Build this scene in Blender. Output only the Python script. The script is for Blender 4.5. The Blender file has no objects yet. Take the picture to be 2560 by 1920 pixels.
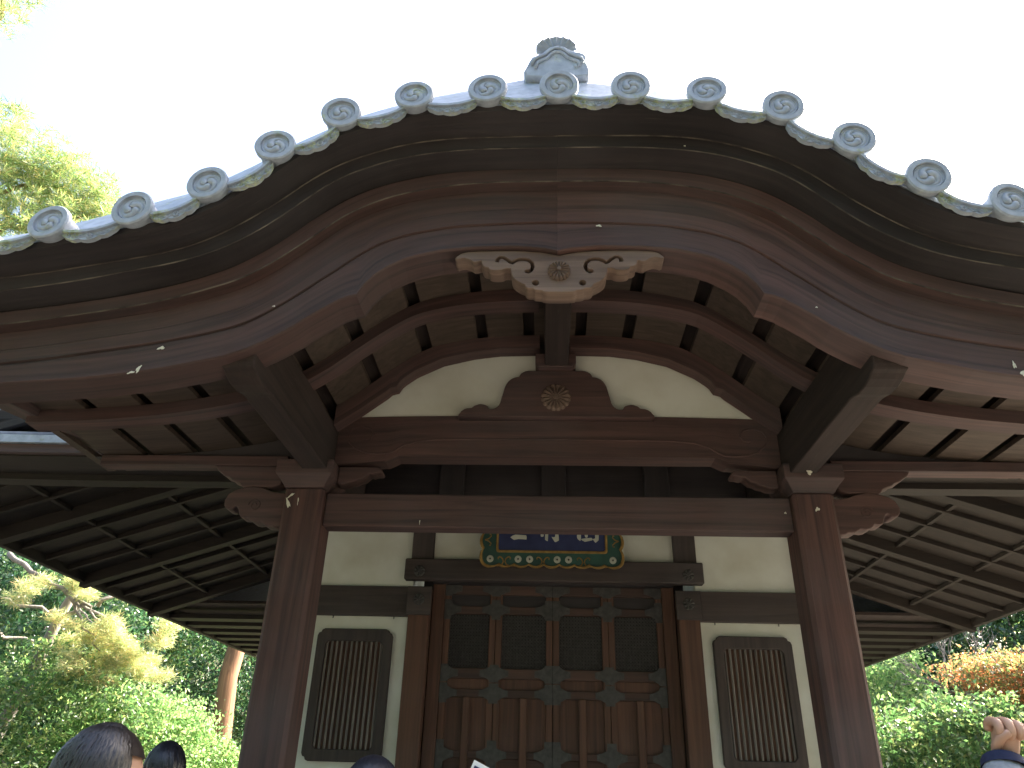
import bpy, bmesh, math, random
import numpy as np
from mathutils import Vector, Matrix, Euler
R = math.radians
rng = np.random.default_rng(7)
random.seed(7)
scn = bpy.context.scene
COL = scn.collection

# ------------------------------------------------------------------ camera
cam_d = bpy.data.cameras.new("camera"); cam = bpy.data.objects.new("camera", cam_d); COL.objects.link(cam)
rgt = Vector((0.99879534, 0.04171556, 0.02583953)); dwn = Vector((0.00346022, 0.46539879, -0.88509434)); fwd = Vector((-0.0489479, 0.88411751, 0.4646938))
mw = Matrix.Identity(4)
for i in range(3):
    mw[i][0] = rgt[i]; mw[i][1] = -dwn[i]; mw[i][2] = -fwd[i]
mw[0][3], mw[1][3], mw[2][3] = -0.041, 0.0, 1.5
cam.matrix_world = mw
cam_d.sensor_width = 36; cam_d.lens = 1855.81 / 2560 * 36; cam_d.clip_end = 500; cam_d.clip_start = 0.05
scn.camera = cam
# ------------------------------------------------------------------ world, sun, exposure
SUN_AZ, SUN_EL = 58, 40      # azimuth clockwise from +Y (towards +X)
w = bpy.data.worlds.new("World"); scn.world = w; w.use_nodes = True
nt = w.node_tree; nt.nodes.clear()
sky = nt.nodes.new("ShaderNodeTexSky"); sky.sky_type = 'NISHITA'; sky.sun_disc = False
sky.sun_elevation = R(SUN_EL); sky.sun_rotation = R(SUN_AZ); sky.air_density = 1.0; sky.dust_density = 7.0; sky.ozone_density = 1.0
bg = nt.nodes.new("ShaderNodeBackground"); bg.inputs[1].default_value = 0.15
out = nt.nodes.new("ShaderNodeOutputWorld")
nt.links.new(sky.outputs[0], bg.inputs[0]); nt.links.new(bg.outputs[0], out.inputs[0])
sun_d = bpy.data.lights.new("sun", 'SUN'); sun = bpy.data.objects.new("sun", sun_d); COL.objects.link(sun)
sun_d.energy = 5.0; sun_d.angle = R(0.5); sun_d.color = (1.0, 0.93, 0.82)
sdir = Vector((math.sin(R(SUN_AZ)) * math.cos(R(SUN_EL)), math.cos(R(SUN_AZ)) * math.cos(R(SUN_EL)), math.sin(R(SUN_EL))))
sun.rotation_euler = (-sdir).to_track_quat('-Z', 'Y').to_euler()
scn.view_settings.view_transform = 'Standard'; scn.view_settings.look = 'None'
scn.view_settings.gamma = 1; scn.view_settings.use_curve_mapping = False
scn.view_settings.exposure = 2.5
try:
    scn.cycles.max_bounces = 8; scn.cycles.diffuse_bounces = 5
except Exception: pass

# ------------------------------------------------------------------ materials
def newmat(name):
    m = bpy.data.materials.new(name); m.use_nodes = True
    n = m.node_tree.nodes; l = m.node_tree.links
    return m, n, l, n["Principled BSDF"]
def ramp(n, stops):
    r = n.new("ShaderNodeValToRGB"); e = r.color_ramp.elements
    while len(e) < len(stops): e.new(0.5)
    for i, (p, c) in enumerate(stops):
        e[i].position = p; e[i].color = (*c, 1)
    return r
def wood(name, dark, light, axis='X', rough=0.74, grain=1.0, weather=0.25, wc=(0.13, 0.12, 0.13), flow=False):
    m, n, l, b = newmat(name)
    tc = n.new("ShaderNodeTexCoord"); mp = n.new("ShaderNodeMapping"); at = n.new("ShaderNodeAttribute"); at.attribute_name = 'flow'
    src = at.outputs['Vector'] if flow else tc.outputs['Object']
    s = {'X': (0.55, 14, 14), 'Y': (14, 0.55, 14), 'Z': (14, 14, 0.55)}[axis]
    mp.inputs['Scale'].default_value = s
    oi = n.new("ShaderNodeObjectInfo")
    l.new(src, mp.inputs[0])
    add = n.new("ShaderNodeVectorMath"); add.operation = 'ADD'
    cmb = n.new("ShaderNodeMath"); cmb.operation = 'MULTIPLY'; cmb.inputs[1].default_value = 37
    l.new(oi.outputs['Random'], cmb.inputs[0]); l.new(mp.outputs[0], add.inputs[0]); l.new(cmb.outputs[0], add.inputs[1])
    nz = n.new("ShaderNodeTexNoise"); nz.inputs['Scale'].default_value = 1.6; nz.inputs['Detail'].default_value = 7; nz.inputs['Roughness'].default_value = 0.62; nz.inputs['Distortion'].default_value = 0.7
    l.new(add.outputs[0], nz.inputs['Vector'])
    rp = ramp(n, [(0.3, dark), (0.52, tuple((a + c) / 2 for a, c in zip(dark, light))), (0.72, light)])
    l.new(nz.outputs[0], rp.inputs[0])
    # broad weathered patches
    n2 = n.new("ShaderNodeTexNoise"); n2.inputs['Scale'].default_value = 1.3; n2.inputs['Detail'].default_value = 4
    l.new(tc.outputs['Object'], n2.inputs['Vector'])
    r2 = ramp(n, [(0.42, (0, 0, 0)), (0.7, (1, 1, 1))]); l.new(n2.outputs[0], r2.inputs[0])
    mul = n.new("ShaderNodeMath"); mul.operation = 'MULTIPLY'; mul.inputs[1].default_value = weather; l.new(r2.outputs[0], mul.inputs[0])
    mx = n.new("ShaderNodeMixRGB"); mx.inputs[2].default_value = (*wc, 1)
    l.new(mul.outputs[0], mx.inputs[0]); l.new(rp.outputs[0], mx.inputs[1])
    # fine dust and scratches
    n3 = n.new("ShaderNodeTexNoise"); n3.inputs['Scale'].default_value = 5.5; n3.inputs['Detail'].default_value = 8; n3.inputs['Roughness'].default_value = 0.8
    l.new(add.outputs[0], n3.inputs['Vector'])
    r3 = ramp(n, [(0.60, (0, 0, 0)), (0.76, (0.45, 0.45, 0.45))]); l.new(n3.outputs[0], r3.inputs[0])
    mx2 = n.new("ShaderNodeMixRGB"); mx2.inputs[2].default_value = (0.2, 0.17, 0.14, 1)
    l.new(r3.outputs[0], mx2.inputs[0]); l.new(mx.outputs[0], mx2.inputs[1])
    # per-piece tone
    vr = n.new("ShaderNodeMapRange"); vr.inputs[3].default_value = 0.86; vr.inputs[4].default_value = 1.14; l.new(oi.outputs['Random'], vr.inputs[0])
    hs = n.new("ShaderNodeHueSaturation"); l.new(vr.outputs[0], hs.inputs['Value']); l.new(mx2.outputs[0], hs.inputs['Color'])
    l.new(hs.outputs[0], b.inputs['Base Color'])
    b.inputs['Roughness'].default_value = rough
    bp = n.new("ShaderNodeBump"); bp.inputs['Strength'].default_value = 0.35 * grain; bp.inputs['Distance'].default_value = 0.006
    l.new(nz.outputs[0], bp.inputs['Height']); l.new(bp.outputs[0], b.inputs['Normal'])
    return m
def plain(name, c, rough=0.6, c2=None, scale=6, bump=0.1, metal=0, detail=5, lo=0.35, hi=0.7):
    m, n, l, b = newmat(name)
    tc = n.new("ShaderNodeTexCoord"); nz = n.new("ShaderNodeTexNoise"); nz.inputs['Scale'].default_value = scale; nz.inputs['Detail'].default_value = detail
    l.new(tc.outputs['Object'], nz.inputs['Vector'])
    rp = ramp(n, [(lo, c), (hi, c2 or tuple(min(1, x * 1.15) for x in c))]); l.new(nz.outputs[0], rp.inputs[0]); l.new(rp.outputs[0], b.inputs['Base Color'])
    b.inputs['Roughness'].default_value = rough; b.inputs['Metallic'].default_value = metal
    if bump:
        bp = n.new("ShaderNodeBump"); bp.inputs['Strength'].default_value = bump; bp.inputs['Distance'].default_value = 0.004
        l.new(nz.outputs[0], bp.inputs['Height']); l.new(bp.outputs[0], b.inputs['Normal'])
    return m
DK = (0.034, 0.021, 0.021); LT = (0.122, 0.063, 0.055)
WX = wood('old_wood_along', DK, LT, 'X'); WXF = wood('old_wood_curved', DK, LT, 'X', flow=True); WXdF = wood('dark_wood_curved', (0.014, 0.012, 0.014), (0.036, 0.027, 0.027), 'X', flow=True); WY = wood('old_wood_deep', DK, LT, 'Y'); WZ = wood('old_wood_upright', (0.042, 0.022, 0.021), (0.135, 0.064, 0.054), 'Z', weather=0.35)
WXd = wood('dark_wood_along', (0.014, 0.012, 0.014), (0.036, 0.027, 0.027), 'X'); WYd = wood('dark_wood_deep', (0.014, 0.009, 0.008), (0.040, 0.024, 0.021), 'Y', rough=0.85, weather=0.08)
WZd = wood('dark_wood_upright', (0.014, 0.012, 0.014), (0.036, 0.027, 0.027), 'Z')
WG = wood('grey_weathered_wood', (0.075, 0.045, 0.034), (0.22, 0.145, 0.108), 'X', weather=0.4, wc=(0.18, 0.155, 0.145))
WXb = wood('front_wall_timber', (0.026, 0.019, 0.018), (0.068, 0.048, 0.042), 'X'); WZb = wood('front_wall_strut', (0.026, 0.019, 0.018), (0.068, 0.048, 0.042), 'Z')
WP = wood('pale_soffit_board', (0.040, 0.028, 0.021), (0.095, 0.066, 0.050), 'X', weather=0.3, wc=(0.085, 0.066, 0.056))
WO = wood('brown_door_wood', (0.060, 0.028, 0.019), (0.145, 0.068, 0.042), 'Z', weather=0.15)
WOx = wood('brown_door_rail_wood', (0.04, 0.022, 0.018), (0.10, 0.05, 0.035), 'X', weather=0.15)
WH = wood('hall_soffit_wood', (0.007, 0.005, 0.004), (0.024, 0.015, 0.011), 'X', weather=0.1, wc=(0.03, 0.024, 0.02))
WEDGE = plain('painted_edge_light', (0.035, 0.026, 0.024), 0.7, (0.16, 0.135, 0.11), 7, 0.3, lo=0.42, hi=0.66)  # pale tone imitates light caught along the board edges
PL = plain('cream_plaster', (0.58, 0.57, 0.48), 0.9, (0.74, 0.75, 0.69), 2.2, 0.25, detail=9, lo=0.30, hi=0.60)
def tile_mat(name, lich):
    m, n, l, b = newmat(name)
    tc = n.new("ShaderNodeTexCoord"); oi = n.new("ShaderNodeObjectInfo")
    nz = n.new("ShaderNodeTexNoise"); nz.inputs['Scale'].default_value = 22; nz.inputs['Detail'].default_value = 6
    l.new(tc.outputs['Object'], nz.inputs['Vector'])
    rp = ramp(n, [(0.3, (0.27, 0.31, 0.375)), (0.7, (0.41, 0.46, 0.54))]); l.new(nz.outputs[0], rp.inputs[0])
    add = n.new("ShaderNodeVectorMath"); mm = n.new("ShaderNodeMath"); mm.operation = 'MULTIPLY'; mm.inputs[1].default_value = 19
    l.new(oi.outputs['Random'], mm.inputs[0]); l.new(tc.outputs['Object'], add.inputs[0]); l.new(mm.outputs[0], add.inputs[1])
    n2 = n.new("ShaderNodeTexNoise"); n2.inputs['Scale'].default_value = 9; n2.inputs['Detail'].default_value = 3
    n3 = n.new("ShaderNodeTexNoise"); n3.inputs['Scale'].default_value = 75; n3.inputs['Detail'].default_value = 4
    l.new(add.outputs[0], n2.inputs['Vector']); l.new(add.outputs[0], n3.inputs['Vector'])
    r2 = ramp(n, [(lich, (0, 0, 0)), (lich + 0.12, (1, 1, 1))]); r3 = ramp(n, [(0.42, (0, 0, 0)), (0.52, (1, 1, 1))])
    l.new(n2.outputs[0], r2.inputs[0]); l.new(n3.outputs[0], r3.inputs[0])
    mu = n.new("ShaderNodeMath"); mu.operation = 'MULTIPLY'; l.new(r2.outputs[0], mu.inputs[0]); l.new(r3.outputs[0], mu.inputs[1])
    lc = ramp(n, [(0.35, (0.20, 0.24, 0.13)), (0.6, (0.52, 0.58, 0.44))]); l.new(nz.outputs[0], lc.inputs[0])
    mx = n.new("ShaderNodeMixRGB"); l.new(mu.outputs[0], mx.inputs[0]); l.new(rp.outputs[0], mx.inputs[1]); l.new(lc.outputs[0], mx.inputs[2])
    l.new(mx.outputs[0], b.inputs['Base Color']); b.inputs['Roughness'].default_value = 0.48
    bp = n.new("ShaderNodeBump"); bp.inputs['Strength'].default_value = 0.35; bp.inputs['Distance'].default_value = 0.003
    l.new(n3.outputs[0], bp.inputs['Height']); l.new(bp.outputs[0], b.inputs['Normal'])
    return m
TILE = tile_mat('grey_clay_tile', 0.62); TLICH = tile_mat('lichened_clay_tile', 0.44)
METAL = plain('dark_bronze_fitting', (0.050, 0.047, 0.046), 0.55, (0.085, 0.08, 0.077), 30, 0.2, 0.3)
GRAVEL = plain('pale_raked_gravel', (0.08, 0.072, 0.055), 0.95, (0.16, 0.145, 0.115), 60, 0.6)
STONE = plain('granite_platform', (0.30, 0.29, 0.27), 0.8, (0.42, 0.41, 0.38), 40, 0.3)
SOIL = plain('mossy_ground', (0.06, 0.07, 0.03), 0.95, (0.14, 0.11, 0.06), 3, 0.5)
GOLD = plain('aged_gold_leaf', (0.22, 0.13, 0.035), 0.45, (0.36, 0.23, 0.07), 18, 0.1, 0.4)
GREEN = plain('green_lacquer', (0.010, 0.055, 0.042), 0.5, (0.018, 0.085, 0.066), 9, 0.05)
BLUE = plain('indigo_panel', (0.012, 0.020, 0.085), 0.6, (0.02, 0.032, 0.115), 9, 0.05)
CREAM = plain('cream_white_paint', (0.45, 0.47, 0.40), 0.6, (0.55, 0.56, 0.49), 12, 0.05)
DROP = plain('bird_dropping', (0.75, 0.74, 0.66), 0.8, (0.6, 0.58, 0.46), 60, 0.1)
HAIR = None
def leafmat(name, stops, trans=0.45, rough=0.32, spec=0.5):
    m, n, l, b = newmat(name)
    g = n.new("ShaderNodeNewGeometry")
    rp = ramp(n, stops); l.new(g.outputs['Random Per Island'], rp.inputs[0])
    l.new(rp.outputs[0], b.inputs['Base Color']); b.inputs['Roughness'].default_value = rough
    b.inputs['Specular IOR Level'].default_value = spec
    t = n.new("ShaderNodeBsdfTranslucent"); hs = n.new("ShaderNodeHueSaturation"); hs.inputs['Saturation'].default_value = 1.15; hs.inputs['Value'].default_value = 2.6
    l.new(rp.outputs[0], hs.inputs['Color']); l.new(hs.outputs[0], t.inputs['Color'])
    mx = n.new("ShaderNodeMixShader"); mx.inputs[0].default_value = trans
    l.new(b.outputs[0], mx.inputs[1]); l.new(t.outputs[0], mx.inputs[2]); l.new(mx.outputs[0], n['Material Output'].inputs[0])
    return m
L_DARK = leafmat('glossy_dark_leaf', [(0.0, (0.025, 0.06, 0.03)), (0.5, (0.045, 0.10, 0.05)), (1.0, (0.10, 0.15, 0.06))], 0.35, 0.25, 0.7)
L_MID = leafmat('mid_green_leaf', [(0.0, (0.045, 0.09, 0.035)), (0.6, (0.08, 0.14, 0.055)), (1.0, (0.17, 0.19, 0.08))], 0.45, 0.33)
L_BRIGHT = leafmat('fresh_green_leaf', [(0.0, (0.08, 0.15, 0.06)), (0.6, (0.14, 0.22, 0.09)), (1.0, (0.26, 0.30, 0.14))], 0.5, 0.4)
L_PINE = leafmat('pine_needle', [(0.0, (0.08, 0.14, 0.05)), (0.6, (0.17, 0.22, 0.09)), (1.0, (0.34, 0.29, 0.13))], 0.45, 0.4)
L_PINEY = leafmat('yellowing_pine_needle', [(0.0, (0.14, 0.19, 0.08)), (0.6, (0.26, 0.28, 0.14)), (1.0, (0.42, 0.32, 0.18))], 0.5, 0.4)
L_MAPLE = leafmat('orange_maple_leaf', [(0.0, (0.07, 0.10, 0.035)), (0.45, (0.12, 0.12, 0.055)), (0.75, (0.27, 0.14, 0.075)), (1.0, (0.36, 0.15, 0.09))], 0.5, 0.5)
BARK = wood('pine_bark', (0.10, 0.045, 0.02), (0.32, 0.16, 0.08), 'Z', 0.9, 3.0, 0.2, (0.2, 0.16, 0.12))
BARKG = wood('grey_bark', (0.10, 0.09, 0.075), (0.30, 0.27, 0.23), 'Z', 0.9, 2.0, 0.3, (0.35, 0.33, 0.3))
SKIN = plain('skin', (0.48, 0.27, 0.19), 0.5, (0.55, 0.33, 0.24), 12, 0.05)
SLEEVE = plain('grey_knit_sleeve', (0.24, 0.25, 0.28), 0.9, (0.32, 0.33, 0.36), 90, 0.5)
NAVY = plain('navy_cloth', (0.012, 0.016, 0.05), 0.9, (0.02, 0.026, 0.07), 60, 0.3)
COATD = plain('dark_coat_cloth', (0.03, 0.028, 0.03), 0.9, (0.05, 0.045, 0.05), 60, 0.3)
PAPER = plain('white_paper', (0.78, 0.80, 0.84), 0.6, (0.82, 0.84, 0.88), 5, 0)
def hairmat(name, c):
    m, n, l, b = newmat(name)
    g = n.new("ShaderNodeNewGeometry"); rp = ramp(n, [(0, tuple(x * 0.6 for x in c)), (1, tuple(x * 1.6 for x in c))])
    l.new(g.outputs['Random Per Island'], rp.inputs[0]); l.new(rp.outputs[0], b.inputs['Base Color'])
    b.inputs['Roughness'].default_value = 0.36; b.inputs['Specular IOR Level'].default_value = 0.6
    return m
HAIR = hairmat('dark_brown_hair', (0.022, 0.017, 0.016)); HAIRB = hairmat('black_hair', (0.012, 0.012, 0.018))

# ------------------------------------------------------------------ object helpers
def link(name, me, mat=None, parent=None, loc=None, rot=None, smooth=False, label=None, kind=None):
    o = bpy.data.objects.new(name, me); COL.objects.link(o)
    if mat is not None and me is not None and len(me.materials) == 0:
        me.materials.append(mat)
    if parent is not None: o.parent = parent
    if loc is not None: o.location = loc
    if rot is not None: o.rotation_euler = rot
    if smooth and me is not None:
        me.polygons.foreach_set('use_smooth', [True] * len(me.polygons))
    if label: o['label'] = label
    if kind: o['kind'] = kind
    return o
def thing(name, label, cat, loc=(0, 0, 0), group=None):
    if name == 'person': group = 'visitors in front of the hall'
    o = bpy.data.objects.new(name, None); COL.objects.link(o); o.location = loc; o.empty_display_size = 0.2
    o['label'] = label; o['category'] = cat
    if group: o['group'] = group
    return o
def tag(o, label, cat, group=None):
    o['label'] = label; o['category'] = cat
    if group: o['group'] = group
    return o
def mesh_from(name, v, f):
    me = bpy.data.meshes.new(name); me.from_pydata([tuple(map(float, p)) for p in v], [], f); me.update(); return me
def bm_mesh(name, bm, bevel=0.0, seg=1):
    bmesh.ops.recalc_face_normals(bm, faces=bm.faces)
    if bevel > 0:
        ed = [e for e in bm.edges if len(e.link_faces) == 2 and e.calc_face_angle(0) > 0.5]
        bmesh.ops.bevel(bm, geom=ed, offset=bevel, segments=seg, affect='EDGES', clamp_overlap=True)
    me = bpy.data.meshes.new(name); bm.to_mesh(me); bm.free(); return me
def add_box(bm, x0, x1, y0, y1, z0, z1):
    vs = [bm.verts.new(p) for p in ((x0, y0, z0), (x1, y0, z0), (x1, y1, z0), (x0, y1, z0), (x0, y0, z1), (x1, y0, z1), (x1, y1, z1), (x0, y1, z1))]
    for f in ((0, 1, 2, 3), (4, 5, 6, 7), (0, 1, 5, 4), (1, 2, 6, 5), (2, 3, 7, 6), (3, 0, 4, 7)): bm.faces.new([vs[i] for i in f])
    return vs
def box_mesh(name, x0, x1, y0, y1, z0, z1, bevel=0.004):
    bm = bmesh.new(); add_box(bm, x0, x1, y0, y1, z0, z1); return bm_mesh(name, bm, bevel)
def box(name, x0, x1, y0, y1, z0, z1, mat, parent=None, bevel=0.004, **k):
    """box with its origin at its own centre (so wood grain starts afresh on each piece)"""
    cx, cy, cz = (x0 + x1) / 2, (y0 + y1) / 2, (z0 + z1) / 2
    me = box_mesh(name, x0 - cx, x1 - cx, y0 - cy, y1 - cy, z0 - cz, z1 - cz, bevel)
    return link(name, me, mat, parent, (cx, cy, cz), **k)
def prism_bm(bm, poly, y0, y1):
    a = [bm.verts.new((x, y0, z)) for x, z in poly]; b = [bm.verts.new((x, y1, z)) for x, z in poly]
    n = len(poly); bm.faces.new(a); bm.faces.new(b[::-1])
    for i in range(n): bm.faces.new((a[i], a[(i + 1) % n], b[(i + 1) % n], b[i]))
def prism(name, poly, y0, y1, mat, parent=None, bevel=0.0, tri=True, **k):
    bm = bmesh.new(); prism_bm(bm, poly, y0, y1)
    me = bm_mesh(name, bm, bevel)
    return link(name, me, mat, parent, **k)
def set_flow(me, vals):
    a = me.attributes.new('flow', 'FLOAT_VECTOR', 'POINT'); a.data.foreach_set('vector', np.asarray(vals, np.float32).ravel())
def arc(xs, zs):
    return np.concatenate([[0], np.cumsum(np.hypot(np.diff(xs), np.diff(zs)))])
def strip_solid(name, xs, top, bot, y0, y1, mat, parent=None, y0b=None, **k):
    """solid swept board: polygon between top(x) and bot(x), built of quads so long curved shapes stay clean"""
    n = len(xs); v = []; f = []
    for x, t, b in zip(xs, top, bot): v += [(x, y0, b), (x, y0, t), (x, y1, t), (x, y1, b)]
    for i in range(n - 1):
        a = 4 * i; c = a + 4
        f += [(a, c, c + 1, a + 1), (a + 1, c + 1, c + 2, a + 2), (a + 2, c + 2, c + 3, a + 3), (a + 3, c + 3, c, a)]
    f += [(0, 1, 2, 3), (4 * n - 4, 4 * n - 1, 4 * n - 2, 4 * n - 3)]
    me = mesh_from(name, v, f)
    bm = bmesh.new(); bm.from_mesh(me); bmesh.ops.recalc_face_normals(bm, faces=bm.faces); bm.to_mesh(me); bm.free()
    S_ = arc(np.asarray(xs), np.asarray(top)); th = np.mean(np.asarray(top) - np.asarray(bot)); fl = []
    for i in range(n): fl += [(S_[i], y0, 0), (S_[i], y0, th), (S_[i], y1, th), (S_[i], y1, 0)]
    set_flow(me, fl)
    mat = {WX: WXF, WXd: WXdF}.get(mat, mat)
    return link(name, me, mat, parent, **k)
def shape2d(name, outer, holes, y, thick, bev, mat, parent=None, **k):
    """carved board: filled outline with holes, real thickness, rounded arrises (front face at y, body going back)"""
    cu = bpy.data.curves.new(name, 'CURVE'); cu.dimensions = '2D'; cu.fill_mode = 'BOTH'
    for loop in [outer] + holes:
        s = cu.splines.new('POLY'); s.points.add(len(loop) - 1)
        for i, (a, b) in enumerate(loop): s.points[i].co = (a, b, 0, 1)
        s.use_cyclic_u = True
    cu.extrude = max(thick / 2 - bev, 0.0005); cu.bevel_depth = bev; cu.bevel_resolution = 1; cu.offset = -bev
    t = bpy.data.objects.new('t', cu); COL.objects.link(t)
    dg = bpy.context.evaluated_depsgraph_get(); dg.update()
    me = bpy.data.meshes.new_from_object(t.evaluated_get(dg)); bpy.data.objects.remove(t); bpy.data.curves.remove(cu)
    me.transform(Matrix.Rotation(R(90), 4, 'X')); me.transform(Matrix.Translation((0, y + thick / 2, 0))); me.materials.clear(); me.name = name
    return link(name, me, mat, parent, **k)
def tube_bm(bm, pts, rad, seg=8, cap=True):
    pts = [Vector(p) for p in pts]; n = len(pts)
    if not hasattr(rad, '__len__'): rad = [rad] * n
    rings = []; up = Vector((0.13, 0.21, 0.97))
    for i, p in enumerate(pts):
        d = (pts[min(i + 1, n - 1)] - pts[max(i - 1, 0)]).normalized()
        a = d.cross(up); a = a.normalized() if a.length > 1e-3 else d.orthogonal().normalized(); b = d.cross(a)
        rings.append([bm.verts.new(p + (a * math.cos(2 * math.pi * k / seg) + b * math.sin(2 * math.pi * k / seg)) * rad[i]) for k in range(seg)])
    for i in range(n - 1):
        for k in range(seg): bm.faces.new((rings[i][k], rings[i][(k + 1) % seg], rings[i + 1][(k + 1) % seg], rings[i + 1][k]))
    if cap: bm.faces.new(rings[0][::-1]); bm.faces.new(rings[-1])
def beam(name, p0, p1, w, h, mat, parent=None, bevel=0.004, **k):
    """rectangular beam from p0 to p1 (bottom centre line), width w, height h (upwards)"""
    p0 = Vector(p0); p1 = Vector(p1); d = (p1 - p0).normalized(); s = d.cross(Vector((0, 0, 1))).normalized() * w / 2; u = Vector((0, 0, h))
    c = (p0 + p1) / 2; bm = bmesh.new()
    vs = [bm.verts.new(q - c) for q in (p0 - s, p0 + s, p1 + s, p1 - s, p0 - s + u, p0 + s + u, p1 + s + u, p1 - s + u)]
    for f in ((0, 1, 2, 3), (4, 5, 6, 7), (0, 1, 5, 4), (1, 2, 6, 5), (2, 3, 7, 6), (3, 0, 4, 7)): bm.faces.new([vs[i] for i in f])
    return link(name, bm_mesh(name, bm, bevel), mat, parent, c, **k)

# ------------------------------------------------------------------ setting
def grid_mesh(name, x0, x1, y0, y1, nx, ny, fz):
    v = []; f = []
    for j in range(ny + 1):
        for i in range(nx + 1):
            x = x0 + (x1 - x0) * i / nx; y = y0 + (y1 - y0) * j / ny; v.append((x, y, fz(x, y)))
    for j in range(ny):
        for i in range(nx):
            a = j * (nx + 1) + i; f.append((a, a + 1, a + nx + 2, a + nx + 1))
    return mesh_from(name, v, f)
def hillz(x, y):
    r = math.hypot(x, y - 6); t = max(0, r - 20) if y > 0 or abs(x) > 14 else 0
    return -0.02 + min(t * 0.26, 9) * (1 if (y > 4 or abs(x) > 18) else 0)
link('ground', grid_mesh('ground', -160, 160, -120, 200, 80, 80, lambda x, y: -0.02 + (0 if abs(x) < 20 and y < 24 else 0)), GRAVEL, smooth=True, kind='structure')
link('moss_bank', grid_mesh('moss_bank', -60, 60, 13.5, 70, 60, 30, lambda x, y: max(-0.1, -0.1 + (y - 14.5) * 0.16 + 0.25 * math.sin(x * 0.7) * math.sin(y * 0.5))), SOIL, smooth=True, kind='structure')
plat = box('stone_platform', -3.1, 3.1, 3.4, 15.2, 0.0, 0.42, STONE, kind='structure', bevel=0.015)
box('stone_step', -1.4, 1.4, 3.02, 3.397, 0.0, 0.21, STONE, kind='structure', bevel=0.015)

# ------------------------------------------------------------------ curves of the karahafu gable (x from the centre line, z)
CV = {
'C1': [(0.0, 4.314), (0.268, 4.311), (0.529, 4.302), (0.701, 4.279), (0.805, 4.252), (0.937, 4.203), (1.048, 4.151), (1.133, 4.095), (1.224, 4.018), (1.303, 3.938), (1.4, 3.850), (1.574, 3.716), (1.684, 3.655), (1.82, 3.606), (1.96, 3.572), (2.134, 3.536), (2.326, 3.498), (2.568, 3.461), (2.85, 3.43), (3.15, 3.41)],
'C2': [(0.0, 4.231), (0.236, 4.23), (0.437, 4.224), (0.597, 4.208), (0.812, 4.16), (0.928, 4.115), (1.036, 4.06), (1.119, 4.0), (1.208, 3.915), (1.291, 3.831), (1.382, 3.747), (1.525, 3.645), (1.631, 3.590), (1.768, 3.542), (1.974, 3.494), (2.128, 3.457), (2.297, 3.424), (2.541, 3.387), (2.85, 3.355), (3.15, 3.335)],
'C3': [(0.0, 4.231), (0.213, 4.23), (0.42, 4.222), (0.62, 4.2), (0.83, 4.148), (0.956, 4.097), (1.066, 4.031), (1.172, 3.946), (1.275, 3.853), (1.374, 3.760), (1.523, 3.645), (1.669, 3.573), (1.826, 3.518), (2.038, 3.463), (2.236, 3.425), (2.629, 3.367), (2.85, 3.345), (3.15, 3.325)],
'C4': [(0.0, 4.143), (0.123, 4.143), (0.357, 4.138), (0.533, 4.121), (0.708, 4.088), (0.833, 4.051), (0.945, 4.0), (1.053, 3.932), (1.156, 3.84), (1.271, 3.733), (1.38, 3.64), (1.505, 3.555), (1.652, 3.494), (1.807, 3.442), (1.991, 3.397), (2.23, 3.352), (2.442, 3.317), (2.602, 3.295), (2.85, 3.268), (3.15, 3.245)],
'C5': [(0.0, 3.930), (0.294, 3.922), (0.582, 3.895), (0.904, 3.785), (1.109, 3.615), (1.314, 3.443), (1.46, 3.345), (1.6, 3.295), (1.784, 3.25), (2.135, 3.185), (2.359, 3.147), (2.574, 3.12), (2.85, 3.09), (3.15, 3.065)],
'C6': [(0.0, 3.738), (0.06, 3.754), (0.201, 3.769), (0.414, 3.764), (0.572, 3.746), (0.687, 3.716), (0.749, 3.692), (0.829, 3.644), (0.881, 3.6), (0.925, 3.543), (0.951, 3.487), (0.985, 3.479), (1.036, 3.456), (1.106, 3.407), (1.18, 3.353), (1.227, 3.312), (1.284, 3.272), (1.348, 3.232), (1.43, 3.188), (1.521, 3.151), (1.797, 3.087), (1.916, 3.066), (2.151, 3.035), (2.533, 3.006), (2.85, 2.99), (3.15, 2.98)],
'T': [(0.0, 2.932), (.343, 2.918), (.697, 2.881), (1.037, 2.770), (1.321, 2.562), (1.593, 2.334), (1.903, 2.19), (2.263, 2.114), (2.62, 2.07), (3.0, 2.05), (3.2, 2.045)],
'S': [(0.0, 4.095), (0.3, 4.09), (0.48, 4.075), (0.66, 4.045), (0.85, 3.985), (1.0, 3.885), (1.16, 3.755), (1.30, 3.635), (1.44, 3.535), (1.6, 3.455), (1.8, 3.395), (2.1, 3.335), (2.5, 3.29), (3.1, 3.26)],
'P': [(0.0, 4.0), (0.125, 3.998), (0.366, 3.992), (0.541, 3.967), (0.743, 3.914), (0.911, 3.826), (0.993, 3.761), (1.014, 3.734), (1.022, 3.708), (1.068, 3.695), (1.088, 3.673), (1.254, 3.537), (1.277, 3.52), (1.44, 3.40)],
'K': [(0.0, 4.82), (0.168, 4.82), (0.475, 4.74), (0.68, 4.69), (0.856, 4.628), (1.013, 4.56), (1.316, 4.392), (1.535, 4.225), (1.67, 4.135), (1.828, 4.04), (2.06, 3.96), (2.497, 3.80), (2.725, 3.748), (3.2, 3.68)],
}
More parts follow.
